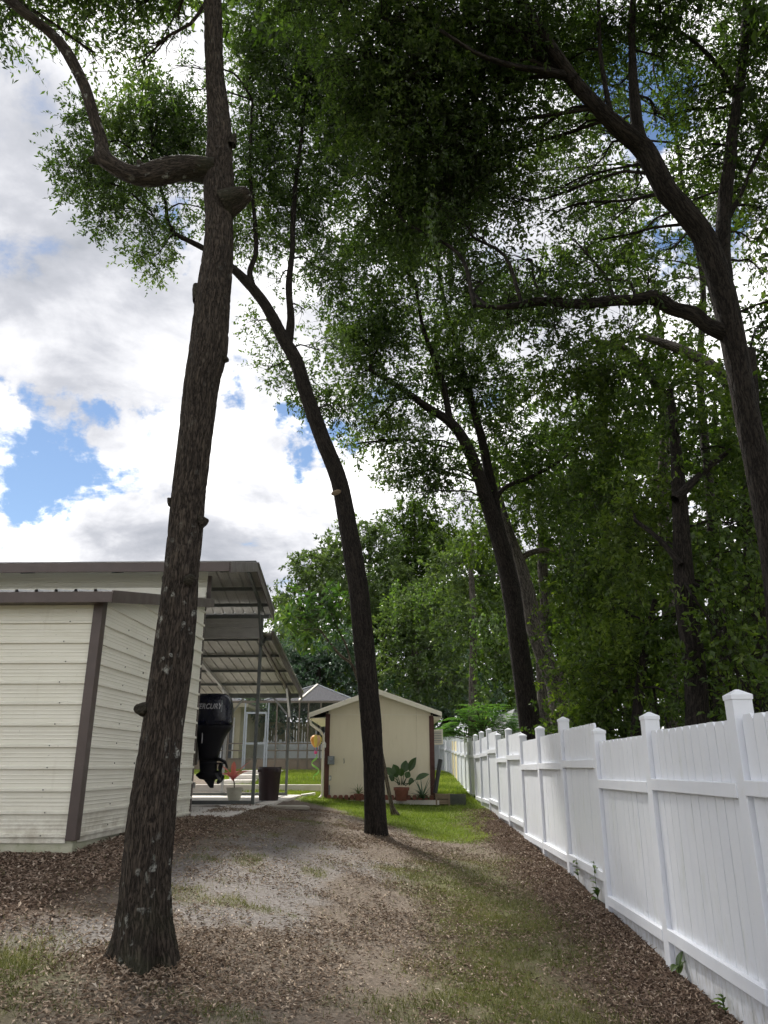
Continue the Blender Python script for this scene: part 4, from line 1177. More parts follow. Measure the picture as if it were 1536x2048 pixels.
for i in range(len(ex) - 1):
    a, b = ex[i] + .031, ex[i + 1] - .031
    door = i == 3
    MB().box((a, EY - .012, zb), (b, EY + .012, zk - .03)).build('kick_plate', M['kick_plate'], enc)
    MB().box((a, EY - .028, zk - .029), (b, EY + .028, zk + .03)).build('rail', M['alu_bronze'], enc)
    for z in zr:
        if not door: MB().box((a, EY - .022, z - .025), (b, EY + .022, z + .025)).build('rail', M['alu_bronze'], enc)
    MB().add([(a, EY + .024, zk + .032), (b, EY + .024, zk + .032), (b, EY + .024, ze_ - .04), (a, EY + .024, ze_ - .04)], [(0, 1, 2, 3)]).build('screen', M['insect_screen'], enc)
    if door:
        zt = at(560, 1424, EY).z
        dr = MB().box((a + .02, EY - .05, zt - .08), (b - .02, EY - .033, zt)).build('door', M['alu_grey'], enc)
        for x in (a + .02, b - .09): MB().box((x, EY - .05, zb + .05), (x + .07, EY - .033, zt - .081)).build('stile', M['alu_grey'], dr)
        MB().box((a + .091, EY - .05, zr[0] - .04), (b - .091, EY - .033, zr[0] + .04)).build('cross_rail', M['alu_grey'], dr)
        MB().box((b - .12, EY - .075, zr[0] + .05), (b - .095, EY - .051, zr[0] + .2)).build('handle', M['motor_silver'], dr)
MB().box((ex[0], EY - .045, ze_ - .035), (ex[-1], EY + .045, ze_ + .05)).build('eave_beam', M['alu_bronze'], enc)
# returning sides and the hipped roofs
XL, XRr = ex[0], ex[-1]
for y in (36, 39.5):
    MB().box((XRr - .03, y - .03, zb), (XRr + .03, y + .03, ze_)).build('post', M['alu_bronze'], enc)
def hip(px0, px1, pkx, pky, d):
    x0, x1 = at(px0, 1404, EY).x, at(px1, 1404, EY).x
    pk = at(pkx, pky, EY + 2.6)
    A, Bq, C, D = Vector((x0, EY, ze_ + .055)), Vector((x1, EY, ze_ + .055)), Vector((x1, EY + d, ze_ + .055)), Vector((x0, EY + d, ze_ + .055))
    P1, P2 = pk, Vector((pk.x, EY + d - 2.4, pk.z))
    for q in ([A, Bq, P1], [Bq, C, P2, P1], [C, D, P2], [D, A, P1, P2]):
        MB().add(q, [tuple(range(len(q)))]).build('roof_screen', M['roof_screen'], enc)
    for a, b in ((A, P1), (Bq, P1), (P1, P2)):
        MB().bar(a + Vector((0, 0, .03)), b + Vector((0, 0, .02)), .04, .04).build('roof_bar', M['alu_grey'], enc)
    m1 = A.lerp(Bq, .38)
    MB().bar(m1 + Vector((0, 0, .03)), P1 + Vector((0, 0, .03)), .06, .05).build('roof_bar', M['shed_white'], enc)
hip(528, 712, 635, 1370, 6.5)
hip(330, 492, 410, 1386, 6.5)
# the pale house and what shows through the screen
hx1 = at(480, 1450, 36.5).x
hs = thing('pale_house', (hx1 - 3, 38, 1.38), 'pale stucco house with white framed windows behind the enclosure', 'house')
MB().box((hx1 - 7, 36.5, 1.3), (hx1, 44, 4.15)).build('wall', M['house_wall'], hs)
MB().box((hx1 - 7.4, 36.1, 4.152), (hx1 + .4, 44.4, 4.36)).build('eave', M['shed_white'], hs)
for k in range(4):
    xw = hx1 - .25 - k * 1.5
    wn = MB().box((xw - 1.1, 36.44, 1.75), (xw, 36.498, 3.7)).build('window', M['white_paint'], hs)
    for j in range(2):
        MB().box((xw - 1.04 + j * .52, 36.425, 1.82), (xw - .58 + j * .52, 36.439, 3.64)).build('pane', M['glass_dark'], wn)
rf_ = thing('rear_vinyl_fence', (-3, 41, 1.35), 'white vinyl fence seen through the pool screens', 'fence')
x = -9.0
k = 0
while x < .2:
    o = link_mesh('picket', me_pick, None, rf_, Vector((x, 41, .92)) - root_of(rf_)); o.rotation_euler = (0, 0, R(90))
    if k % 12 == 0: link_mesh('post', me_post, None, rf_, Vector((x - .075, 40.98, 2.86)) - root_of(rf_))
    x += .1536; k += 1
MB().box((-9, 40.93, 2.45), (.2, 40.976, 2.54)).build('rail', M['vinyl'], rf_)
wf = thing('olive_board_fence', (-3, 42.5, 1.35), 'tall olive board fence behind the white rear fence', 'fence')
x = -9.0
me_board = share(MB().box((-.07, -.01, 0), (.07, .01, 2.55)), 'board', M['siding_olive'])
while x < .6:
    link_mesh('board', me_board, None, wf, Vector((x, 42.5 + random.uniform(-.006, .006), 1.25 + random.uniform(-.02, .02))) - root_of(wf)); x += .15
for z in (1.7, 3.4): MB().box((-9, 42.512, z), (.6, 42.56, z + .09)).build('rail', M['siding_olive'], wf)
# neighbour's white outbuilding over the fence
NY = 27.0
a, b, c = at(1012, 1462, NY), at(1030, 1424, NY), at(1075, 1424, NY)
nb = thing('white_outbuilding', (a.x + 1, NY, .7), 'pale white outbuilding gable showing over the fence behind the mimosa', 'outbuilding')
MB().prism([(a.x, NY, .6), (c.x + .6, NY, .6), (c.x + .6, NY, a.z), (c.x, NY, c.z), (b.x, NY, b.z), (a.x, NY, a.z)], (0, 4, 0)).build('wall', M['white_paint'], nb)
MB().prism([(a.x - .12, NY - .12, a.z - .2), (b.x - .03, NY - .12, b.z + .1), (b.x + .05, NY - .12, b.z + .04), (a.x, NY - .12, a.z - .24)], (0, 4.2, 0)).build('roof', M['galvanised'], nb)
MB().box((b.x - .02, NY - .12, b.z + .012), (c.x + .1, NY + 4.1, b.z + .06)).build('roof', M['galvanised'], nb)
# ================================================================== trees
def resample(P, Rd, step):
    P = np.asarray(P, float); Rd = np.asarray(Rd, float)
    Q = np.vstack([2 * P[0] - P[1], P, 2 * P[-1] - P[-2]])
    out, ro = [], []
    for i in range(len(P) - 1):
        p0, p1, p2, p3 = Q[i], Q[i + 1], Q[i + 2], Q[i + 3]
        nseg = max(2, int(np.linalg.norm(p2 - p1) / step))
        t = np.linspace(0, 1, nseg, endpoint=False)[:, None]
        out.append(.5 * ((2 * p1) + (-p0 + p2) * t + (2 * p0 - 5 * p1 + 4 * p2 - p3) * t ** 2 + (-p0 + 3 * p1 - 3 * p2 + p3) * t ** 3))
        ro.append(Rd[i] + (Rd[i + 1] - Rd[i]) * t[:, 0])
    out.append(P[-1:]); ro.append(Rd[-1:])
    return np.vstack(out), np.concatenate(ro)
def limb_arrays(P, Rd, nth=14, step=.12, amp=.0, seed=0, lump=.06, flare=0.0):
    C, r = resample(P, Rd, step)
    if len(C) > 1 and r[-1] > .004:
        tdir = unit(C[-1:] - C[-2:-1])[0]
        C = np.vstack([C, C[-1] + tdir * r[-1] * .22, C[-1] + tdir * r[-1] * .36, C[-1] + tdir * r[-1] * .38]); r = np.concatenate([r, [r[-1] * .86, r[-1] * .5, r[-1] * .02]])
    T = unit(np.gradient(C, axis=0))
    s = np.concatenate([[0], np.cumsum(np.linalg.norm(np.diff(C, axis=0), axis=1))])
    X = np.zeros_like(C)
    x = np.cross(T[0], [0, 1, .13]); x /= np.linalg.norm(x)
    for i in range(len(C)):
        x = x - T[i] * x.dot(T[i]); x /= np.linalg.norm(x) + 1e-9
        X[i] = x
    Yv = np.cross(T, X)
    th = np.linspace(0, 2 * np.pi, nth, endpoint=False)
    c, sn = np.cos(th), np.sin(th)
    rr = np.repeat(r[:, None], nth, 1)
    bx = np.stack([(c[None] * r[:, None]).ravel(), (sn[None] * r[:, None]).ravel(), np.repeat(s, nth)], 1)
    rr = rr * (1 + lump * 2 * (vnoise(np.stack([np.tile(c, len(s)) * 1.3, np.tile(sn, len(s)) * 1.3, np.repeat(s, nth) * 2.2], 1), seed).reshape(rr.shape) - .5))
    if flare:
        rr = rr * (1 + flare * np.exp(-s / .20)[:, None] * (1 + .7 * np.sin(th * 4 + seed)[None] + .4 * np.sin(th * 7 + 1)[None]))
    if amp:
        q = bx * np.array([36, 36, 4.0]) + 3 * np.stack([vnoise(bx * 6, seed + 1), vnoise(bx * 6, seed + 2), vnoise(bx * 5, seed + 3)], 1)
        f = vnoise(q, seed + 4) * .65 + vnoise(q * 2.1, seed + 5) * .35
        ridge = np.clip(np.abs(f - .5) / .16, 0, 1)
        rr = rr + (amp * (ridge - .6)).reshape(rr.shape)
    V = C[:, None] + X[:, None] * (c[None] * 1)[..., None] * rr[..., None] + Yv[:, None] * (sn[None])[..., None] * rr[..., None]
    V = V.reshape(-1, 3)
    m_, n_ = len(C), nth
    i, j = np.meshgrid(np.arange(m_ - 1), np.arange(n_), indexing='ij')
    a = (i * n_ + j).ravel(); b = (i * n_ + (j + 1) % n_).ravel()
    Fc = np.stack([a, b, b + n_, a + n_], 1)
    # end cap
    V = np.vstack([V, C[-1:] + T[-1:] * r[-1] * .3]); bx = np.vstack([bx, bx[-1:]])
    e = (m_ - 1) * n_
    capf = np.stack([e + np.arange(n_), e + (np.arange(n_) + 1) % n_, np.full(n_, len(V) - 1), np.full(n_, len(V) - 1)], 1)
    return V, Fc, bx, capf
def limb_mesh(name, parts, mat, parent):
    Vs, Fs, Bs, o = [], [], [], 0
    for V, Fc, bx, capf in parts:
        Vs.append(V); Fs.append(Fc + o); Bs.append(bx); o += len(V)
    Vall = np.vstack(Vs); Fall = np.vstack(Fs)
    ob = np_mesh(name, Vall, Fall, mat, parent, {'bark': ('POINT', 'FLOAT_VECTOR', np.vstack(Bs))}, smooth=True)
    return ob
def pxpath(lst):
    P, Rd = [], []
    for px, py, Y, wpx in lst:
        P.append(tuple(at(px, py, Y))); Rd.append(wpx / 2 * mpp(px, py, Y))
    return P, Rd
def foliage(blobs, dens, L, W, per=13, twig=.42, thr=.40, nsc=.75, droop=.25, seed=0, sharp=.12):
    """blobs: (centre, radii xyz). Twigs spread through each ellipsoid; leaves along each twig."""
    Ps, Os = [], []
    for bi, (c, rad) in enumerate(blobs):
        rad = np.asarray(rad, float)
        nt = max(6, int(dens * 4.19 * rad.prod() / per))
        d = unit(rng.normal(size=(nt, 3)))
        rr = rng.uniform(0, 1, nt) ** .45
        wob = .62 + .75 * vnoise(d * 2.1 + bi * 3.7 + seed, seed + 7)
        Ps.append(np.asarray(c) + d * (rr * wob)[:, None] * rad)
        Os.append(d)
    P = np.vstack(Ps); O = np.vstack(Os)
    nz = vnoise(P * nsc + seed * 1.7, seed + 1) * .6 + vnoise(P * nsc * 2.3, seed + 2) * .4
    k = rng.uniform(0, 1, len(P)) < np.clip((nz - thr + sharp) / (2 * sharp), 0, 1)
    P, O, nz = P[k], O[k], nz[k]
    D = unit(O * .55 + rng.normal(size=P.shape) * .6 + np.array([0, 0, -droop]))
    n_ = len(P)
    t = rng.uniform(.15, 1, (n_, per)) * twig
    LP = (P[:, None] + D[:, None] * t[..., None] + rng.normal(0, .02, (n_, per, 3))).reshape(-1, 3)
    LD = unit((D[:, None] * .5 + rng.normal(size=(n_, per, 3)) * .62 + np.array([0, 0, -.12])).reshape(-1, 3))
    LN = unit(rng.normal(size=LD.shape) * .75 + np.array([0, 0, .8]))
    m_ = len(LP)
    l = L * rng.uniform(.65, 1.25, m_); w_ = W * rng.uniform(.7, 1.2, m_)
    tint = np.clip(np.repeat(vnoise(P * 1.1 + 9, seed + 3), per) * .75 + rng.normal(.12, .17, m_), 0, 1)
    V, Fc = leaf_arrays(LP, LD, LN, l, w_)
    # twigs: slim slivers
    S = unit(np.cross(D, rng.normal(size=D.shape))) * .004
    TV = np.stack([P - D * twig * .5 - S, P - D * twig * .5 + S, P + D * twig], 1).reshape(-1, 3)
    return V, Fc, np.repeat(tint, 2), TV
def make_tree(name, label, base, paths, blobs, leafmat, bark, dens=1500, L=.085, W=.036, per=13, twig=.42, thr=.40, nsc=.75, droop=.25, seed=0,
              group=None, cat='tree', main=dict(nth=18, step=.12), flare=.25, anchors=True, extra_limbs=(), brr=.022, sharp=.12, over=()):
    t = thing(name, base, label, cat, group)
    pts = []
    for i, (P, Rd) in enumerate(paths):
        kw = dict(main) if i == 0 else dict(nth=max(10, main['nth'] // 3), step=max(.08, main['step']))
        if i and 'amp' in main: kw = dict(nth=36, step=.05, amp=main['amp'] * .5, lump=.2)
        arr = limb_arrays(P, Rd, seed=seed + i, flare=flare if i == 0 else 0, **kw)
        limb_mesh('trunk' if i == 0 else 'limb', [arr], bark, t)
        C, r = resample(P, Rd, .3)
        h0 = C[0, 2] if i else C[0, 2] + .45 * (C[-1, 2] - C[0, 2])
        pts.append(C[C[:, 2] >= h0 - .01] if (C[:, 2] >= h0).any() else C)
    for e in extra_limbs: limb_mesh('stub', [e], bark, t)
    A = np.vstack(pts)
    br = []
    R_ = random.Random(seed + 99)
    for c, rad in blobs:
        c = np.asarray(c, float); rad = np.asarray(rad)
        dd = np.linalg.norm(A - c, axis=1) + .8 * np.maximum(0, A[:, 2] - c[2] + .2)
        a = A[dd.argmin()]
        if anchors:
            ln = np.linalg.norm(c - a)
            r0 = min(.07, brr * (.7 + .22 * ln))
            m1 = a + (c - a) * .35 + np.array([R_.uniform(-.12, .12) * ln, R_.uniform(-.12, .12) * ln, .10 * ln])
            m2 = a + (c - a) * .72 + np.array([R_.uniform(-.1, .1) * ln, R_.uniform(-.1, .1) * ln, .05 * ln])
            if ln > .4: br.append(limb_arrays([a, m1, m2, c], [r0, r0 * .8, r0 * .6, r0 * .35], nth=7, step=.18, lump=.12))
            for q in range(9):
                f = R_.uniform(.45, 1.0)
                st_ = (m1 + (m2 - m1) * (f - .35) / .37) if f < .72 else (m2 + (c - m2) * (f - .72) / .28)
                dv = unit(np.array([[R_.gauss(0, 1), R_.gauss(0, 1), R_.gauss(0, .8)]]))[0]
                fw = unit((c - a)[None])[0]
                e = c + (dv * .8 + fw * .35) * rad * .9
                v1 = st_ + (e - st_) * .33 + fw * .12 * np.linalg.norm(e - st_)
                v2 = st_ + (e - st_) * .68 + dv * .06 * np.linalg.norm(e - st_)
                rs = r0 * R_.uniform(.22, .42)
                br.append(limb_arrays([st_, v1, v2, e], [rs, rs * .75, rs * .5, rs * .15], nth=5, step=.22, lump=.12))
    if blobs:
        V, Fc, tint, TV = foliage(blobs, dens, L, W, per, twig, thr, nsc, droop, seed, sharp)
        np_mesh('crown', V, Fc, leafmat, t, {'tint': ('FACE', 'FLOAT', tint)})
        tw = np_mesh('twigs', TV, np.arange(len(TV)).reshape(-1, 3), bark, t)
        tag(tw, kind='stuff')
        global NLEAF
        NLEAF += len(Fc)
    if over:
        V, Fc, tint, TV = foliage(over, 85, .17, .085, per, .5, .40, .6, droop, seed + 5, sharp)
        np_mesh('upper_shade_crown', V, Fc, leafmat, t, {'tint': ('FACE', 'FLOAT', tint)})  # mostly out-of-view leaves; the right edge oak's include blobs added as shade
    if br: tag(limb_mesh('branches', br, bark, t), kind='stuff')
    return t
NLEAF = 0
def pb(lst, sq=(1, 1, 1)):
    """blobs given as photo pixel, distance, radius in pixels"""
    out = []
    for e in lst:
        px, py, Y, rp = e[:4]
        f = e[4] if len(e) > 4 else .85
        r = rp * mpp(px, py, Y)
        out.append((tuple(at(px, py, Y)), (r * sq[0], r * sq[1], r * f * sq[2])))
    return out
def wb(lst):
    return [((x, y, z), (r, r, r * .75)) for x, y, z, r in lst]

# ---------------------------------------------------------------- A: the big oak at the left
YA = gA.y
A_tr = pxpath([(284, 1946, YA, 104.2), (287, 1900, YA, 100.4), (290, 1800, YA, 96.7), (294, 1730, YA, 93.9), (306, 1615, YA, 90.2), (326, 1454, YA, 79.0), (347, 1300, YA, 77.2), (362, 1160, YA, 67.9), (370, 1080, YA + .02, 67.0), (378, 985, YA + .03, 65.1), (390, 880, YA + .05, 65.1), (402, 770, YA + .07, 69),
               (416, 700, YA + .09, 74), (424, 610, YA + .1, 70), (437, 500, YA + .12, 57), (438, 430, YA + .13, 53.9), (437, 380, YA + .14, 59.5), (438, 320, YA + .15, 53.9), (438, 255, YA + .15, 46.5), (430, 150, YA + .15, 36.3), (426, 40, YA + .12, 34.4), (424, -80, YA + .05, 31.6), (430, -260, YA - .1, 26.0), (420, -520, YA - .3, 16.7)])
A_l1 = pxpath([(432, 340, YA + .12, 56), (385, 336, YA + .1, 50), (340, 342, YA + .05, 50), (300, 352, YA, 46), (270, 352, YA - .02, 38), (242, 342, YA - .03, 34), (220, 328, YA - .05, 34), (206, 316, YA - .05, 34), (203, 300, YA - .05, 28), (200, 278, YA - .05, 24), (187, 235, YA - .08, 22), (165, 165, YA - .1, 22), (135, 105, YA - .15, 23), (100, 65, YA - .2, 21), (55, 30, YA - .3, 20), (10, -10, YA - .35, 19), (-90, -110, YA - .5, 16), (-160, -260, YA - .5, 12)])
def stub(px, py, dpx, dpy, w0, w1, Y, dY=0):
    return limb_arrays(*pxpath([(px, py, Y, w0), (px + dpx * .6, py + dpy * .6, Y + dY * .6, (w0 + w1) / 2 + 1), (px + dpx, py + dpy, Y + dY, w1)]), nth=20, step=.02, amp=.004, lump=.25, seed=int(px))
stubs = [stub(450, 412, 46, -24, 56, 30, YA + .1, -.05), stub(462, 290, 8, -22, 20, 6, YA + .1), stub(205, 318, -26, 2, 26, 14, YA - .05), stub(295, 1420, -20, -3, 34, 20, YA, -.1), stub(300, 1412, -22, 12, 22, 10, YA, -.12), stub(285, 335, -8, -14, 16, 7, YA),
         stub(360, 330, 2, -14, 22, 12, YA + .05), stub(404, 600, -12, -30, 34, 12, YA + .1), stub(440, 715, 16, 6, 26, 8, YA + .08), stub(400, 1045, 16, -4, 30, 8, YA), stub(345, 1000, -5, 12, 24, 8, YA), stub(373, 1158, 6, 2, 26, 20, YA, -.13), stub(335, 1160, -8, -6, 30, 12, YA)]
A_bl = pb([(25, 45, YA + .6, 60), (245, 35, YA + 1.0, 88), (325, 75, YA + 1.1, 48), (160, -50, YA + .5, 105), (300, -70, YA + .8, 110), (190, 105, YA + 1.0, 52), (285, 125, YA + 1.1, 46), (40, -70, YA, 110), (-90, 10, YA - .3, 90), (-60, -220, YA - .6, 170), (150, -240, YA - .3, 190)])
A_ov = wb([(-2.2, YA + .2, 11.6, 1.7), (-.9, YA + 1.2, 12.6, 1.9), (-2.6, YA + 1.6, 13.2, 2.0), (-3.6, YA + .6, 12.4, 1.7), (-1.0, YA - 1.8, 12.3, 1.9), (-3.0, YA - 1.8, 12.0, 1.8), (.6, YA - .3, 12.6, 1.8), (-4.8, YA - .6, 11.6, 1.5)])
make_tree('oak_tree', 'thick barked oak nearest the camera, its trunk crossing the garage', (gA.x, gA.y, gA.z), [A_tr, A_l1], A_bl, M['oak_leaf'], M['bark_oak'], dens=3600, L=.072, W=.029, thr=.44, seed=1, over=A_ov,
          main=dict(nth=150, step=.028, amp=.009, lump=.06), flare=.46, extra_limbs=stubs, sharp=.1)

# ---------------------------------------------------------------- B: slim leaning oak by the shed
YB = gB.y
B_tr = pxpath([(753, 1678, YB, 45), (750, 1600, YB, 42), (744, 1470, YB, 41), (731, 1320, YB, 41), (717, 1180, YB - .05, 40), (702, 1085, YB - .1, 37), (688, 1010, YB - .12, 35), (676, 955, YB - .15, 33), (648, 885, YB - .2, 31), (615, 795, YB - .3, 28), (592, 722, YB - .35, 27), (566, 676, YB - .4, 25),
               (532, 612, YB - .5, 21), (492, 562, YB - .6, 19), (450, 525, YB - .7, 14), (400, 493, YB - .8, 11), (345, 466, YB - .9, 8), (318, 448, YB - .9, 5), (300, 420, YB - .9, 3)])
B_l = [pxpath([(575, 690, YB - .4, 18), (582, 640, YB - .4, 15), (578, 570, YB - .5, 13), (585, 490, YB - .5, 11), (588, 400, YB - .6, 9), (600, 300, YB - .8, 7), (610, 180, YB - 1, 5)]),
       pxpath([(510, 585, YB - .55, 14), (500, 545, YB - .6, 11), (512, 500, YB - .7, 10), (508, 420, YB - .8, 8), (500, 330, YB - 1, 6), (505, 200, YB - 1.2, 4)]),
       pxpath([(350, 468, YB - .9, 9), (335, 440, YB - 1, 7), (330, 400, YB - 1.1, 6), (300, 330, YB - 1.2, 4)])]
B_bl = pb([(300, 520, YB - .9, 42), (300, 470, YB - 1, 55), (230, 420, YB - 1, 65), (175, 355, YB - 1.1, 58), (130, 335, YB - 1.1, 34), (160, 270, YB - 1.2, 48), (250, 330, YB - 1, 75), (340, 380, YB - 1, 70), (300, 240, YB - 1.2, 80), (200, 250, YB - 1.2, 55), (380, 290, YB - 1, 75), (385, 180, YB - 1.3, 60), (420, 420, YB - .6, 55), (350, 130, YB - 1.4, 40), (330, 200, YB - 1.2, 60),
           (510, 470, YB - .3, 60), (520, 350, YB - .6, 75), (530, 240, YB - .8, 85), (510, 120, YB - 1, 80), (600, 140, YB - 1, 95), (570, 30, YB - 1.2, 100), (600, 420, YB - .2, 70), (560, 560, YB + .1, 55), (610, 620, YB + .2, 60), (550, 690, YB + .1, 42), (590, 760, YB + .1, 42), (545, 735, YB + .1, 30), (640, 700, YB + .3, 65), (650, 540, YB + .2, 80), (670, 330, YB - .2, 95), (690, 210, YB - .5, 90), (700, 70, YB - .8, 110), (640, 800, YB + .3, 45), (690, 820, YB + .5, 50), (510, 640, YB, 28)])
make_tree('oak_tree', 'slim dark oak leaning left, its base between the garage and the shed', (gB.x, gB.y, gB.z), [B_tr] + B_l, B_bl, M['oak_leaf'], M['bark_dark'], dens=3000, L=.092, W=.040, thr=.42, seed=12,
          main=dict(nth=64, step=.06, amp=.006, lump=.04), flare=.12)
# pale saw cut on the trunk
p = at(672, 985, YB - .32)
cutp = MB().lathe([(.005, 0), (.11, .002), (.115, .01), (.09, .03), (.01, .034)], (0, 0, 0), 14)
ob = cutp.build('saw_cut', M['old_wood'], None); 
par = [o for o in bpy.data.objects if o.name == 'oak_tree.001'][0]
ob.parent = par; ob.location = p - root_of(par); ob.rotation_euler = (R(125), R(-20), 0); ob.scale = (.85, .45, .8)

# ---------------------------------------------------------------- C: forked oak just behind the fence, D: stem beside it
YC = 15.6
C_tr = pxpath([(1068, 1545, YC, 52), (1064, 1480, YC, 47), (1050, 1380, YC, 41), (1036, 1280, YC, 38), (1020, 1170, YC, 37), (1000, 1085, YC - .1, 34), (975, 1005, YC - .2, 29), (952, 935, YC - .3, 25), (925, 875, YC - .4, 22), (895, 840, YC - .5, 19), (855, 815, YC - .6, 15), (800, 775, YC - .8, 11), (740, 740, YC - 1, 7)])
C_l = [pxpath([(1000, 1075, YC - .1, 26), (985, 990, YC, 20), (968, 900, YC, 18), (950, 830, YC - .1, 15), (930, 765, YC - .1, 13), (915, 690, YC - .2, 11), (890, 610, YC - .4, 8), (870, 500, YC - .6, 6)]),
       pxpath([(900, 845, YC - .5, 15), (888, 780, YC - .6, 12), (868, 715, YC - .7, 10), (845, 650, YC - .9, 8), (830, 560, YC - 1.1, 5)]),
       pxpath([(985, 1010, YC, 12), (1010, 975, YC, 9), (1060, 955, YC + .1, 8), (1115, 925, YC + .2, 6), (1160, 890, YC + .3, 4)])]
C_bl = pb([(760, 690, YC - .8, 70), (720, 640, YC - .8, 80), (800, 600, YC - .8, 90), (760, 500, YC - 1, 100), (700, 760, YC - .8, 50), (780, 800, YC - .6, 65), (740, 860, YC - .6, 45), (820, 880, YC - .5, 60), (790, 940, YC - .5, 42), (860, 940, YC - .3, 55), (840, 985, YC - .2, 30), (900, 930, YC - .2, 50), (880, 740, YC - .4, 75), (930, 660, YC - .3, 85), (960, 780, YC, 70), (1000, 860, YC + .3, 60), (1040, 960, YC + .6, 55), (930, 1000, YC + .3, 40), (1090, 900, YC + .7, 60), (860, 480, YC - .8, 95), (900, 380, YC - 1, 100), (1010, 600, YC, 80), (700, 890, YC - .7, 26), (1100, 1010, YC + .8, 60), (1050, 760, YC + .5, 60)])
make_tree('oak_tree', 'dark forked oak rising just behind the white fence', (at(1066, 1500, YC).x, YC, g1(3, YC)), [C_tr] + C_l, C_bl, M['oak_leaf'], M['bark_dark'], dens=2000, L=.105, W=.046, thr=.40, seed=23, main=dict(nth=48, step=.08, amp=.006, lump=.05), flare=.1)
YD = 17.2
D_tr = pxpath([(1130, 1540, YD, 44), (1122, 1440, YD, 42), (1112, 1370, YD, 40), (1088, 1310, YD, 37), (1068, 1250, YD, 34), (1055, 1185, YD, 31), (1040, 1130, YD, 26), (1020, 1075, YD, 22), (1000, 1000, YD + .3, 14), (990, 930, YD + .5, 8)])
D_l = [pxpath([(1040, 1118, YD, 14), (1065, 1104, YD, 12), (1100, 1102, YD, 11), (1140, 1128, YD, 9), (1180, 1180, YD, 6)])]
D_bl = pb([(1010, 930, YD + .5, 60), (960, 1080, YD + 1, 50), (1130, 1080, YD + .6, 60), (1170, 1000, YD + .8, 65), (1190, 1130, YD + .6, 50), (1060, 1040, YD + .8, 50)])
make_tree('oak_tree', 'grey curved stem behind the fence, right of the forked oak', (at(1125, 1500, YD).x, YD, g1(3.9, YD)), [D_tr] + D_l, D_bl, M['dark_leaf'], M['bark_grey'], dens=1500, L=.12, W=.055, seed=31, main=dict(nth=32, step=.1, lump=.06), flare=.1)

# ---------------------------------------------------------------- E: the big limbed oak at the right edge
YE = 7.4
E_tr = pxpath([(1590, 1560, YE, 62), (1575, 1350, YE, 59), (1552, 1130, YE, 55), (1522, 960, YE, 50), (1492, 820, YE, 47), (1468, 690, YE, 46), (1446, 590, YE, 50), (1428, 525, YE - .02, 47), (1404, 470, YE - .05, 44), (1370, 425, YE - .1, 43), (1335, 385, YE - .13, 42), (1308, 335, YE - .17, 40), (1284, 295, YE - .2, 38), (1240, 258, YE - .3, 33), (1196, 215, YE - .4, 29), (1150, 165, YE - .45, 27), (1118, 118, YE - .55, 24), (1085, 70, YE - .6, 21), (1050, 10, YE - .7, 18), (980, -90, YE - 1, 13)])
E_l = [pxpath([(1300, 325, YE - .2, 26), (1276, 260, YE - .2, 24), (1268, 190, YE - .2, 20), (1264, 100, YE - .2, 15), (1266, 0, YE - .3, 12), (1280, -120, YE - .4, 9)]),
       pxpath([(1446, 560, YE, 34), (1446, 470, YE + .05, 28), (1452, 380, YE + .1, 24), (1468, 250, YE + .1, 21), (1484, 130, YE + .1, 18), (1494, 0, YE + .1, 15), (1510, -150, YE, 10)]),
       pxpath([(1456, 668, YE, 32), (1415, 652, YE - .05, 28), (1385, 630, YE - .08, 30), (1345, 618, YE - .1, 26), (1308, 596, YE - .15, 28), (1270, 600, YE - .17, 23), (1230, 601, YE - .2, 22), (1160, 607, YE - .25, 19), (1080, 603, YE - .3, 16), (1010, 614, YE - .35, 10), (950, 612, YE - .4, 5)]),
       pxpath([(1130, 150, YE - .5, 16), (1080, 140, YE - .6, 13), (1020, 130, YE - .7, 11), (950, 105, YE - .9, 8), (880, 60, YE - 1.1, 6)]),
       pxpath([(1150, 160, YE - .5, 22), (1090, 120, YE - .4, 20), (1040, 60, YE - .3, 18), (980, 10, YE - .3, 15), (930, -60, YE - .4, 12)]),
       pxpath([(1240, 262, YE - .28, 11), (1222, 225, YE - .3, 10), (1210, 170, YE - .3, 9), (1200, 100, YE - .3, 8), (1197, 0, YE - .3, 7)]),
       pxpath([(1472, 190, YE + .1, 12), (1430, 125, YE + .1, 9), (1370, 70, YE, 7), (1320, 50, YE - .1, 5)]),
       pxpath([(1455, 440, YE + .1, 12), (1485, 380, YE + .1, 9), (1520, 300, YE + .1, 7), (1560, 230, YE + .1, 5)])]
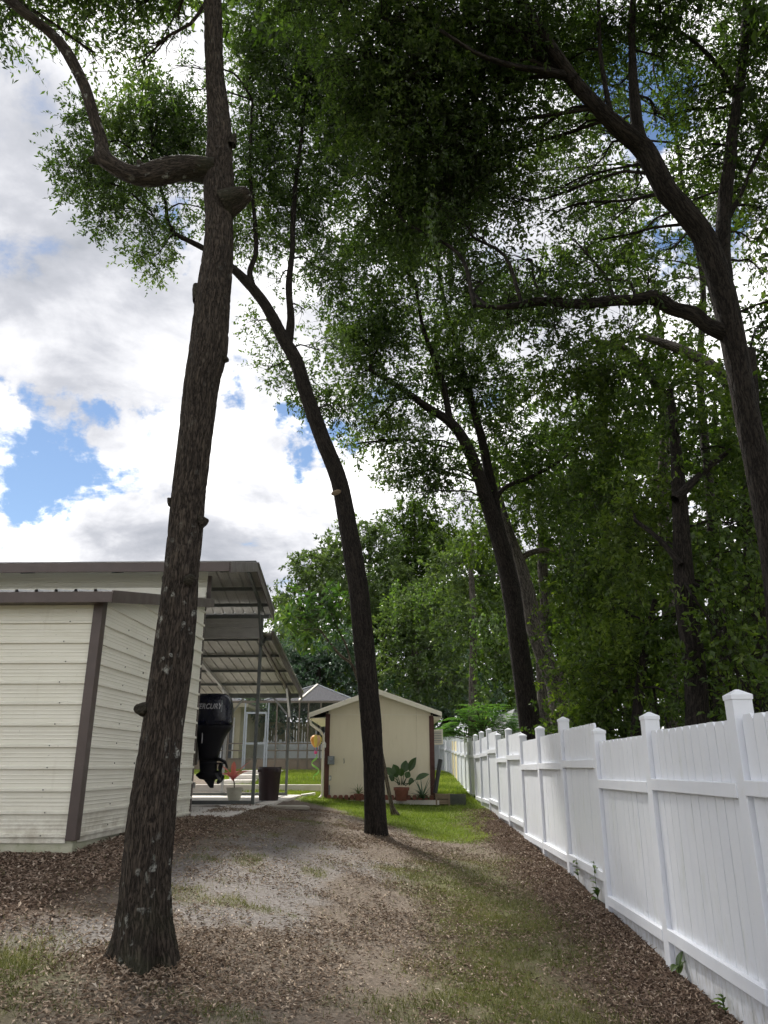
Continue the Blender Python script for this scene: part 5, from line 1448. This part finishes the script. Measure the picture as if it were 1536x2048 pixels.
E_bl = pb([(760, 60, YE - .6, 110), (880, 30, YE - .4, 110), (850, 160, YE - .3, 100), (960, 180, YE - .1, 95), (990, 60, YE - .5, 95), (1090, 30, YE - .2, 85), (760, 220, YE + .2, 100), (860, 300, YE + .2, 105), (970, 320, YE + .3, 90), (1040, 400, YE + .3, 80), (930, 430, YE + .4, 95), (800, 400, YE + .6, 95), (1130, 370, YE + .3, 60), (1150, 480, YE + .3, 80), (1050, 520, YE + .4, 80), (940, 560, YE + .3, 75),
           (1180, 90, YE + .1, 65), (1235, 30, YE, 70), (1230, 170, YE + .2, 50), (1330, 120, YE + .1, 60), (1400, 40, YE, 75), (1500, 30, YE, 70), (1400, 200, YE + .3, 50), (1500, 180, YE + .2, 60), (1370, 300, YE + .4, 55), (1490, 310, YE + .3, 60), (1530, 420, YE + .2, 50), (1420, 330, YE + .4, 45), (1500, 480, YE + .4, 30), (1240, 430, YE + .5, 60), (1210, 560, YE + .3, 50), (1330, 500, YE + .5, 45), (1540, 90, YE, 60), (1320, 20, YE - .3, 60), (1130, 270, YE, 34), (1020, 640, YE - .2, 50), (1110, 650, YE, 55), (1250, 660, YE, 45), (1560, 600, YE, 40), (660, 120, YE - .4, 90), (640, 10, YE - .5, 100), (1185, 335, YE + .4, 52), (1265, 385, YE + .6, 48), (1100, 430, YE + .4, 60), (1160, 245, YE + .3, 28), (1225, 275, YE + .5, 34), (1310, 235, YE + .5, 42), (1295, 90, YE + .3, 46), (1080, 200, YE + .2, 40), (1440, 120, YE + .4, 46), (1345, 230, YE + .5, 32), (1460, 400, YE + .5, 40), (1180, 590, YE - .35, 36), (1100, 598, YE - .4, 44), (1020, 600, YE - .4, 48), (1300, 560, YE - .3, 34), (1130, 130, YE + .2, 45), (1050, 270, YE + .2, 55), (1000, 150, YE + .2, 60), (1370, 180, YE + .4, 40), (1530, 250, YE + .3, 50), (1290, 460, YE + .5, 44), (1200, 480, YE + .5, 50), (1390, 400, YE + .5, 36), (1520, 540, YE + .5, 30)])
E_ov_shade = wb([(1.5, YE - 1, 12.5, 2.0), (3.5, YE - 1.5, 12.3, 2.0), (-.2, YE + .2, 12.2, 1.8), (2.5, YE - 3, 11.5, 2.0), (5.5, YE - 1.5, 11.0, 2.0), (6.0, YE + .5, 9.0, 1.6), (5.2, YE - 2.5, 9.0, 1.8), (6.5, YE - 4.5, 8.0, 2.2), (7.5, YE - 1.5, 7.0, 2.2), (5.0, YE - 6, 10.5, 2.2), (7.5, YE - 6.5, 8.5, 2.4)])  # overhead crown plus unseen blobs added at right to darken garage side wall
make_tree('oak_tree', 'large limbed oak at the right edge reaching over the fence', (at(1590, 1560, YE).x, YE, g1(4, YE)), [E_tr] + E_l, E_bl, M['canopy_leaf'], M['bark_dark'], dens=6600, L=.070, W=.032, thr=.39, nsc=.95, seed=41, over=E_ov_shade, main=dict(nth=80, step=.05, amp=.007, lump=.06), flare=.1, sharp=.1)

# ---------------------------------------------------------------- woodland behind the fence
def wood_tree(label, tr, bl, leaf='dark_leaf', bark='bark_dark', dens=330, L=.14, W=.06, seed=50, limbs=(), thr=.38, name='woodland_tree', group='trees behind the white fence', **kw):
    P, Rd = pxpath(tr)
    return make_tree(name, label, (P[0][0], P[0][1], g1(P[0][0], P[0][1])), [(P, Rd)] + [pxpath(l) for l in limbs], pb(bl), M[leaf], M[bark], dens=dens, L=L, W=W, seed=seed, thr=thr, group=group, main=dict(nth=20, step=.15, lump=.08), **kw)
wood_tree('vine wrapped trunk behind the nearest fence post', [(1400, 1560, 9.8, 50), (1390, 1350, 9.8, 44), (1374, 1220, 9.8, 42), (1364, 1100, 9.9, 36), (1358, 980, 10, 28), (1350, 880, 10.2, 20), (1340, 780, 10.3, 12)],
          [(1300, 960, 10.5, 90), (1400, 900, 10.4, 95), (1480, 1050, 10, 85), (1500, 880, 10, 70), (1440, 1180, 9.8, 60), (1510, 1230, 9.6, 55), (1290, 1100, 10.8, 85), (1240, 1010, 11, 80), (1340, 800, 10.6, 75), (1460, 1320, 9.2, 45), (1500, 1390, 9, 30), (1400, 760, 10.6, 60)], seed=51, dens=1900, L=.10, W=.05,
          limbs=[[(1350, 1000, 9.8, 20), (1400, 950, 9.9, 14), (1460, 900, 10, 9)], [(1362, 1130, 9.7, 14), (1320, 1080, 9.9, 10), (1270, 1040, 10.2, 7)]])
wood_tree('slender mossy trunk in the middle of the woods behind the fence', [(1345, 1560, 14.5, 30), (1340, 1300, 14.5, 26), (1326, 1000, 14.6, 22), (1330, 850, 14.7, 19), (1318, 740, 14.8, 15), (1322, 660, 14.8, 11), (1300, 580, 14.8, 5)],
          [(1230, 740, 13.5, 85), (1150, 720, 13.8, 80), (1300, 720, 14, 80), (1400, 650, 14, 60), (1100, 760, 14.5, 60), (1220, 880, 14, 90), (1160, 1000, 14.5, 80), (1120, 560, 14.5, 80), (1240, 500, 14.5, 60), (1330, 590, 14.2, 50), (1180, 1120, 14, 80), (1270, 1190, 13, 80), (1420, 560, 15, 40)], bark='bark_grey', seed=52, dens=1250, L=.12, W=.055,
          limbs=[[(1322, 780, 13.7, 18), (1250, 700, 13.6, 14), (1180, 680, 13.6, 10)], [(1470, 780, 12.8, 26), (1420, 730, 12.8, 24), (1350, 695, 12.9, 20), (1280, 672, 13, 12)]])
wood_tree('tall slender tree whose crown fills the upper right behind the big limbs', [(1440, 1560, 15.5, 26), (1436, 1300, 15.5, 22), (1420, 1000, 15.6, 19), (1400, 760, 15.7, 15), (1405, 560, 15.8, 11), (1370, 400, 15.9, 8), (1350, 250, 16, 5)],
          [(1120, 260, 16, 75), (1230, 210, 16.2, 80), (1350, 160, 16, 75), (1480, 200, 16, 80), (1180, 400, 15.8, 85), (1330, 380, 16, 80), (1450, 380, 16, 65), (1060, 120, 16.2, 80), (1500, 60, 16, 75), (1270, 520, 15.8, 70), (1080, 340, 15.8, 60), (1180, 90, 16.2, 70), (1400, 500, 16, 50), (1540, 330, 16, 50), (1310, 40, 16.4, 60)], leaf='canopy_leaf', seed=57, dens=760, L=.12, W=.052, thr=.40)
wood_tree('thin dark trunk standing between the big oaks behind the fence', [(1215, 1560, 20, 30), (1212, 1300, 20, 24), (1208, 1000, 20, 20), (1205, 850, 20, 17), (1200, 740, 20, 11)],
          [(1120, 860, 20, 65), (1200, 790, 20, 60), (1260, 880, 20, 70), (1150, 950, 20, 55), (1080, 1110, 20, 60), (1240, 1040, 19, 80), (1120, 1190, 20, 50), (1060, 1180, 22, 45), (1190, 1250, 18, 75), (1100, 1290, 19, 50)], leaf='light_leaf', seed=53, dens=600, L=.17, W=.08, limbs=[[(1205, 900, 20, 9), (1170, 850, 20, 7), (1130, 820, 20, 5)]])
wood_tree('twin stemmed grey tree leaning behind the forked oak', [(1090, 1540, 19, 30), (1088, 1400, 19, 28), (1085, 1300, 19, 26), (1092, 1220, 19, 24), (1085, 1140, 19, 20), (1082, 1060, 19.2, 14), (1080, 980, 19.4, 8)],
          [(1080, 940, 20, 55), (1020, 1010, 20.5, 50), (1130, 1010, 20.5, 55), (1170, 1220, 18, 40)], bark='bark_grey', leaf='dark_leaf', seed=54, dens=620, L=.17, W=.08, limbs=[[(1088, 1290, 19, 18), (1072, 1230, 19, 15), (1062, 1170, 19, 10)], [(1090, 1260, 19, 10), (1130, 1240, 18.8, 7), (1160, 1225, 18.6, 4)]])
wood_tree('dark trunk at the far right edge behind the fence', [(1528, 1560, 12, 60), (1520, 1350, 12, 50), (1512, 1150, 12, 44), (1505, 900, 12, 34), (1500, 700, 12, 22)],
          [(1530, 760, 12.5, 80), (1460, 780, 12.5, 60), (1540, 950, 12.3, 90), (1420, 1010, 12.5, 80), (1540, 1150, 12, 80), (1450, 1250, 11.5, 70), (1560, 640, 12.5, 60), (1380, 1120, 12.5, 70), (1650, 850, 12, 100), (1660, 1050, 12, 100), (1640, 1250, 11.5, 90), (1680, 1400, 11, 90), (1780, 1150, 11, 110), (1800, 1380, 10, 100)], seed=55, dens=1300, L=.12, W=.06)
wood_tree('low twiggy tree filling the shade behind the middle of the fence', [(1265, 1560, 11.6, 22), (1275, 1420, 11.6, 20), (1290, 1300, 11.6, 16), (1310, 1200, 11.6, 10)],
          [(1250, 1330, 11.6, 75), (1330, 1320, 11.4, 70), (1210, 1390, 12, 50), (1300, 1410, 11.2, 50), (1390, 1420, 10.6, 40), (1180, 1330, 12.5, 55), (1370, 1230, 11, 55), (1250, 1230, 12.2, 60)], seed=56, dens=1700, L=.10, W=.05, thr=.43)
# a deeper belt of trunks and crowns that closes the wood
belt = [('pale tall trunk with climbing ivy behind the shed', 945, 33, 16, 'bark_grey', [(900, 1130, 34, 55), (960, 1090, 34, 60), (1010, 1150, 33, 50), (940, 1190, 34, 45), (980, 1240, 32, 50), (900, 1250, 33, 40), (1010, 1310, 30, 45)], 'light_leaf'),
        ('bushy dark tree in the wood behind the white outbuilding', 1150, 29, 18, 'bark_dark', [(1150, 1330, 29, 60), (1100, 1400, 28, 40), (1200, 1400, 27, 50), (1060, 1350, 30, 40), (1160, 1230, 30, 55), (1120, 1130, 30, 55)], 'dark_leaf'),
        ('dark crowned tree deep in the wood above the middle posts', 1260, 24, 24, 'bark_dark', [(1250, 1150, 24, 80), (1320, 1060, 24, 80), (1220, 1290, 24, 70), (1300, 1380, 22, 60), (1200, 960, 24, 70), (1330, 900, 24, 70)], 'dark_leaf'),
        ('dark crowned tree deep in the wood behind the near post', 1430, 20, 30, 'bark_dark', [(1430, 1100, 20, 90), (1500, 1000, 20, 90), (1400, 1290, 20, 80), (1500, 1330, 19, 80), (1430, 930, 20, 80), (1520, 830, 20, 80)], 'dark_leaf')]
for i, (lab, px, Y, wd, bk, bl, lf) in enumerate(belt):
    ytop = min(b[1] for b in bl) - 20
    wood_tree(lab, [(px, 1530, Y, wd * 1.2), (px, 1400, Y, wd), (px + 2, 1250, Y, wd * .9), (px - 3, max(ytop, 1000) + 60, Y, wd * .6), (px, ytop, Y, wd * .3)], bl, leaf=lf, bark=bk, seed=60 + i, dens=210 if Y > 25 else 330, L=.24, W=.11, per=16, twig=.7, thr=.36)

# ---------------------------------------------------------------- trees beyond the shed and the enclosure
def back_tree(label, px, Y, bl, leaf, seed, wd=14, dens=125, bark='bark_grey', thr=.38, name='backdrop_tree', **kw):
    ytop = min(b[1] for b in bl)
    wood_tree(label, [(px, 1520, Y, wd), (px + 3, 1400, Y, wd * .9), (px - 3, (1400 + ytop) / 2, Y, wd * .7), (px, ytop + 20, Y, wd * .3)], bl, leaf=leaf, bark=bark, seed=seed, dens=dens, L=kw.pop('L', .30), W=kw.pop('W', .14), per=16, twig=.9, nsc=.45, thr=thr, name=name, group='trees beyond the shed', **kw)
back_tree('rounded light green tree directly above the garage eave', 620, 50, [(590, 1230, 50, 50), (565, 1190, 50, 28), (640, 1150, 50, 50), (610, 1130, 51, 36), (660, 1110, 51, 38), (640, 1210, 49, 55), (600, 1290, 48, 50), (555, 1225, 48, 26), (640, 1300, 48, 55), (560, 1290, 46, 35)], 'light_leaf', 71)
back_tree('tall light green tree right of the slim leaning trunk', 740, 52, [(725, 1060, 52, 34), (760, 1090, 52, 45), (700, 1120, 52, 50), (780, 1150, 51, 50), (730, 1190, 50, 60), (690, 1090, 52, 30)], 'light_leaf', 72)
back_tree('high dark green tree against the sky right of centre', 830, 55, [(830, 1040, 55, 50), (870, 1080, 55, 50), (800, 1075, 55, 36), (860, 1010, 55, 30), (830, 1130, 54, 60), (900, 1100, 53, 50), (790, 1020, 55, 18)], 'dark_leaf', 73)
back_tree('vine hung tree behind the shed roof', 830, 40, [(820, 1230, 40, 50), (870, 1210, 40, 45), (790, 1260, 40, 42), (850, 1290, 40, 50), (910, 1290, 38, 45), (790, 1330, 39, 50), (860, 1360, 38, 50), (920, 1370, 36, 40)], 'light_leaf', 74, dens=230, L=.24, W=.13)
back_tree('dark rounded tree behind the screened enclosure', 640, 42, [(620, 1330, 42, 50), (680, 1320, 42, 50), (575, 1330, 42, 35), (720, 1370, 41, 50), (660, 1380, 41, 45), (560, 1370, 40, 40), (600, 1390, 40, 40), (520, 1400, 40, 36), (470, 1405, 41, 34), (780, 1390, 40, 45), (560, 1300, 43, 40), (600, 1350, 43, 50), (650, 1345, 43, 55), (700, 1300, 43, 45), (630, 1410, 43, 45), (570, 1420, 43, 45), (700, 1410, 43, 45), (520, 1430, 44, 40)], 'blue_leaf', 75, dens=230, L=.22, W=.11, bark='bark_dark')
back_tree('dark low tree filling the gap right of the shed roof', 890, 46, [(880, 1400, 46, 50), (930, 1430, 44, 40), (900, 1330, 46, 50), (960, 1380, 44, 45), (990, 1440, 42, 40), (840, 1420, 46, 45)], 'blue_leaf', 76, dens=190, L=.24, W=.12, bark='bark_dark')
for i, (px, Y) in enumerate(((560, 62), (660, 66), (770, 70), (900, 66), (1010, 58), (1120, 52), (1250, 46), (1400, 40), (1530, 36), (1680, 32))):
    pxl = ['over the garage rear eave', 'over the enclosure roof', 'above the shed peak', 'above the shed right eave', 'behind the forked oak', 'behind the grey curved stem', 'behind the middle fence posts', 'behind the nearest fence post', 'at the right picture edge', 'just past the right picture edge'][i]
    s = 1.0
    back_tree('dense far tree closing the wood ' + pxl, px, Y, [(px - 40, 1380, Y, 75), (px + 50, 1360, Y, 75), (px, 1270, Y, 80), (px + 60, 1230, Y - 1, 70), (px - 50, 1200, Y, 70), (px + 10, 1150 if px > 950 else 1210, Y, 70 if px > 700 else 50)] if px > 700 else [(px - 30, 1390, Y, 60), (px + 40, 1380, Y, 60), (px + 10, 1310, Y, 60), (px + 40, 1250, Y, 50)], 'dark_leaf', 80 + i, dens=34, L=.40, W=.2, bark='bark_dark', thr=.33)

# ---------------------------------------------------------------- loquat with the thin leaning stem in front of the shed
gL = gpos(792, 1632); YL = gL.y
L_tr = pxpath([(792, 1634, YL, 15), (784, 1612, YL, 8), (775, 1570, YL + .1, 7.5), (766, 1520, YL + .2, 7), (752, 1460, YL + .3, 7), (735, 1410, YL + .4, 6.5), (718, 1365, YL + .5, 6), (703, 1328, YL + .5, 5.5), (683, 1313, YL + .5, 5), (665, 1292, YL + .5, 4.5), (640, 1260, YL + .5, 3)])
L_l = [pxpath([(702, 1326, YL + .5, 4.5), (692, 1290, YL + .6, 4), (678, 1262, YL + .6, 3.5), (660, 1220, YL + .6, 2.5)])]
L_bl = pb([(600, 1220, YL + .5, 36), (640, 1230, YL + .5, 42), (610, 1190, YL + .6, 26), (680, 1240, YL + .5, 34), (570, 1230, YL + .5, 26), (640, 1270, YL + .4, 32), (650, 1185, YL + .6, 20), (690, 1200, YL + .6, 24), (600, 1262, YL + .5, 24)])
make_tree('loquat_tree', 'slender long leaved tree with a thin stem leaning in front of the shed', (gL.x, gL.y, gL.z), [L_tr] + L_l, L_bl, M['big_leaf'], M['bark_smooth'], dens=160, L=.30, W=.085, per=9, twig=.22, thr=.30, seed=90, main=dict(nth=12, step=.08, lump=.1), flare=.3, droop=.5, brr=.012)
# ---------------------------------------------------------------- mimosa bush above the fence
MYb = 25.5
p0 = at(955, 1500, MYb)
mi = thing('mimosa_bush', (p0.x + .6, MYb, g1(3.4, MYb)), 'feathery bright green mimosa bush leaning over the far fence', 'bush')
stems = []
Vv, Ff, Tt, off = [], [], [], 0
R_ = random.Random(4)
base = np.array(tuple(at(968, 1545, MYb)))
for i in range(300):
    px, py = R_.uniform(885, 1040), None
    top = 1408 + 50 * ((px - 965) / 80) ** 2
    py = R_.uniform(top, 1475)
    tip = np.array(tuple(at(px, py, MYb + R_.uniform(-1.1, 1.1))))
    if i % 5 == 0: stems.append(limb_arrays([base, np.array([base[0] + (tip[0] - base[0]) * .12, base[1], base[2] + (tip[2] - base[2]) * .75]), tip], [.018, .012, .005], nth=6, step=.2))
    # a frond: midrib with paired leaflets
    a = R_.uniform(0, 6.28); d = unit(np.array([[math.cos(a), math.sin(a), R_.uniform(-.1, .35)]]))[0]
    Lf = R_.uniform(.45, .7); nl = 13
    t = np.linspace(.12, 1, nl)
    mid = tip + d * Lf * t[:, None] + np.array([0, 0, -.22]) * (t[:, None] ** 2) * Lf
    sd = np.cross(d, [0, 0, 1]); sd /= np.linalg.norm(sd) + 1e-9
    for s in (-1, 1):
        D = unit(sd * s + d * .45 + np.array([0, 0, -.15]) + rng.normal(0, .06, (nl, 3)))
        V, Fc = leaf_arrays(mid, D, np.tile([0, 0, 1.0], (nl, 1)), .15 * np.sin(np.pi * (t * .85 + .1)) + .03, np.full(nl, .05), .1)
        Vv.append(V); Ff.append(Fc + off); off += len(V)
        Tt.append(np.repeat(np.clip(rng.normal(R_.uniform(.4, .8), .1, nl), 0, 1), 2))
np_mesh('fronds', np.vstack(Vv), np.vstack(Ff), M['mimosa_leaf'], mi, {'tint': ('FACE', 'FLOAT', np.concatenate(Tt))})
limb_mesh('stems', stems, M['bark_smooth'], mi)
# ---------------------------------------------------------------- hanging vines
def vine(label, top, n_str, spread, length, leaf, L, seed, mat='yellow_leaf'):
    R_ = random.Random(seed)
    top = Vector(top)
    t = thing('hanging_vine', top, label, 'vine')
    Vv, Ff, Tt, off, st = [], [], [], 0, []
    for i in range(n_str):
        a = top + Vector((R_.uniform(-1, 1) * spread, R_.uniform(-1, 1) * spread, R_.uniform(-.2, .2) * spread))
        ln = length * R_.uniform(.45, 1)
        k = 7
        P = [a + Vector((math.sin(j * 1.3 + i) * .05, math.cos(j * 1.7 + i) * .05, -ln * j / k)) for j in range(k + 1)]
        st.append(limb_arrays([tuple(p) for p in P], [.004] * len(P), nth=4, step=.2))
        m_ = int(ln / L * 3.2)
        f = rng.uniform(0, 1, m_)
        C = np.stack([np.interp(f * k, range(k + 1), [p[q] for p in P]) for q in range(3)], 1) + rng.normal(0, L * .35, (m_, 3))
        D = unit(rng.normal(size=(m_, 3)) * .6 + np.array([0, 0, -.6])); N = unit(rng.normal(size=(m_, 3)) + np.array([0, -.6, .4]))
        V, Fc = leaf_arrays(C, D, N, L * rng.uniform(.6, 1.2, m_), L * rng.uniform(.6, .95, m_), .15)
        Vv.append(V); Ff.append(Fc + off); off += len(V); Tt.append(np.repeat(np.clip(rng.normal(.5, .25, m_), 0, 1), 2))
    np_mesh('leaves', np.vstack(Vv), np.vstack(Ff), M[leaf], t, {'tint': ('FACE', 'FLOAT', np.concatenate(Tt))})
    limb_mesh('stems', st, M['bark_dark'], t)
vine('yellow green vine strand dangling in the middle of the canopy', at(868, 385, YE + .1), 3, .10, 1.45, 'yellow_leaf', .075, 1)
vine('thin vine strand trailing below the canopy edge over the sky', at(768, 940, YC - .6), 3, .12, .75, 'light_leaf', .06, 2)
vine('bright vine curtain draped over the trees behind the shed', at(815, 1180, 39), 26, 1.5, 3.2, 'yellow_leaf', .16, 3)
vine('leafy vine climbing the pale trunk behind the fence', at(985, 1230, 31), 18, .9, 5.0, 'yellow_leaf', .17, 4)
vine('dark vine tangle hanging near the vine wrapped trunk', at(1450, 1050, 9.3), 8, .45, 2.2, 'dark_leaf', .09, 5)
vine('vine strands hanging in the woods left of the near post', at(1190, 1120, 12.8), 10, .6, 2.6, 'dark_leaf', .09, 6)
# ---------------------------------------------------------------- undergrowth along the far side of the fence
shrubs = [(1105, 1450, 15.0, 45, 'dark shrub behind the fence right of the grey stem'), (1175, 1440, 13.5, 55, 'dark shrub behind the fence below the thin trunk'), (1245, 1420, 12.2, 65, 'dark shrub behind the fence at the middle posts'),
          (1330, 1425, 11.0, 60, 'dark shrub behind the fence left of the near post'), (1420, 1400, 10.0, 55, 'dark shrub behind the fence at the near post'), (1520, 1400, 9.0, 50, 'dark shrub behind the fence at the right edge'),
          (1200, 1330, 12.6, 80, 'tall yellow green shrub behind the fence left of the middle posts'), (1290, 1260, 11.8, 85, 'tall yellow green shrub behind the fence above the middle posts'), (1140, 1280, 15.5, 60, 'leafy sapling beside the grey curved stem'), (1440, 1260, 9.6, 75, 'leafy sapling between the vine wrapped trunk and the right edge'), (1180, 1150, 14.2, 80, 'leafy sapling crown above the thin dark trunk')]
for i, (px, py, Y, rp, lab) in enumerate(shrubs):
    p = at(px, py, Y)
    make_tree('woodland_shrub', lab, (p.x, Y, g1(p.x, Y)), [([(p.x, Y, g1(p.x, Y)), (p.x + .05, Y, (g1(p.x, Y) + p.z) / 2), (p.x, Y, p.z)], [.03, .025, .012])], pb([(px, py, Y, rp), (px - rp * .6, py + 40, Y, rp * .7), (px + rp * .6, py + 35, Y, rp * .7), (px, py + 90, Y, rp)]),
              M['dark_leaf' if i < 6 else 'yellow_wood'], M['bark_dark'], dens=1500 if i < 6 else 1000, L=.10, W=.05, seed=110 + i, cat='shrub', group='shrubs behind the fence', main=dict(nth=8, step=.2), thr=.36, brr=.012)
print('LEAF TRIS', NLEAF, 'TOTAL TRIS', sum(sum(len(p.vertices) - 2 for p in o.data.polygons) if len(o.data.polygons) < 5000 else len(o.data.loops) - 2 * len(o.data.polygons) for o in bpy.data.objects if o.type == 'MESH'))
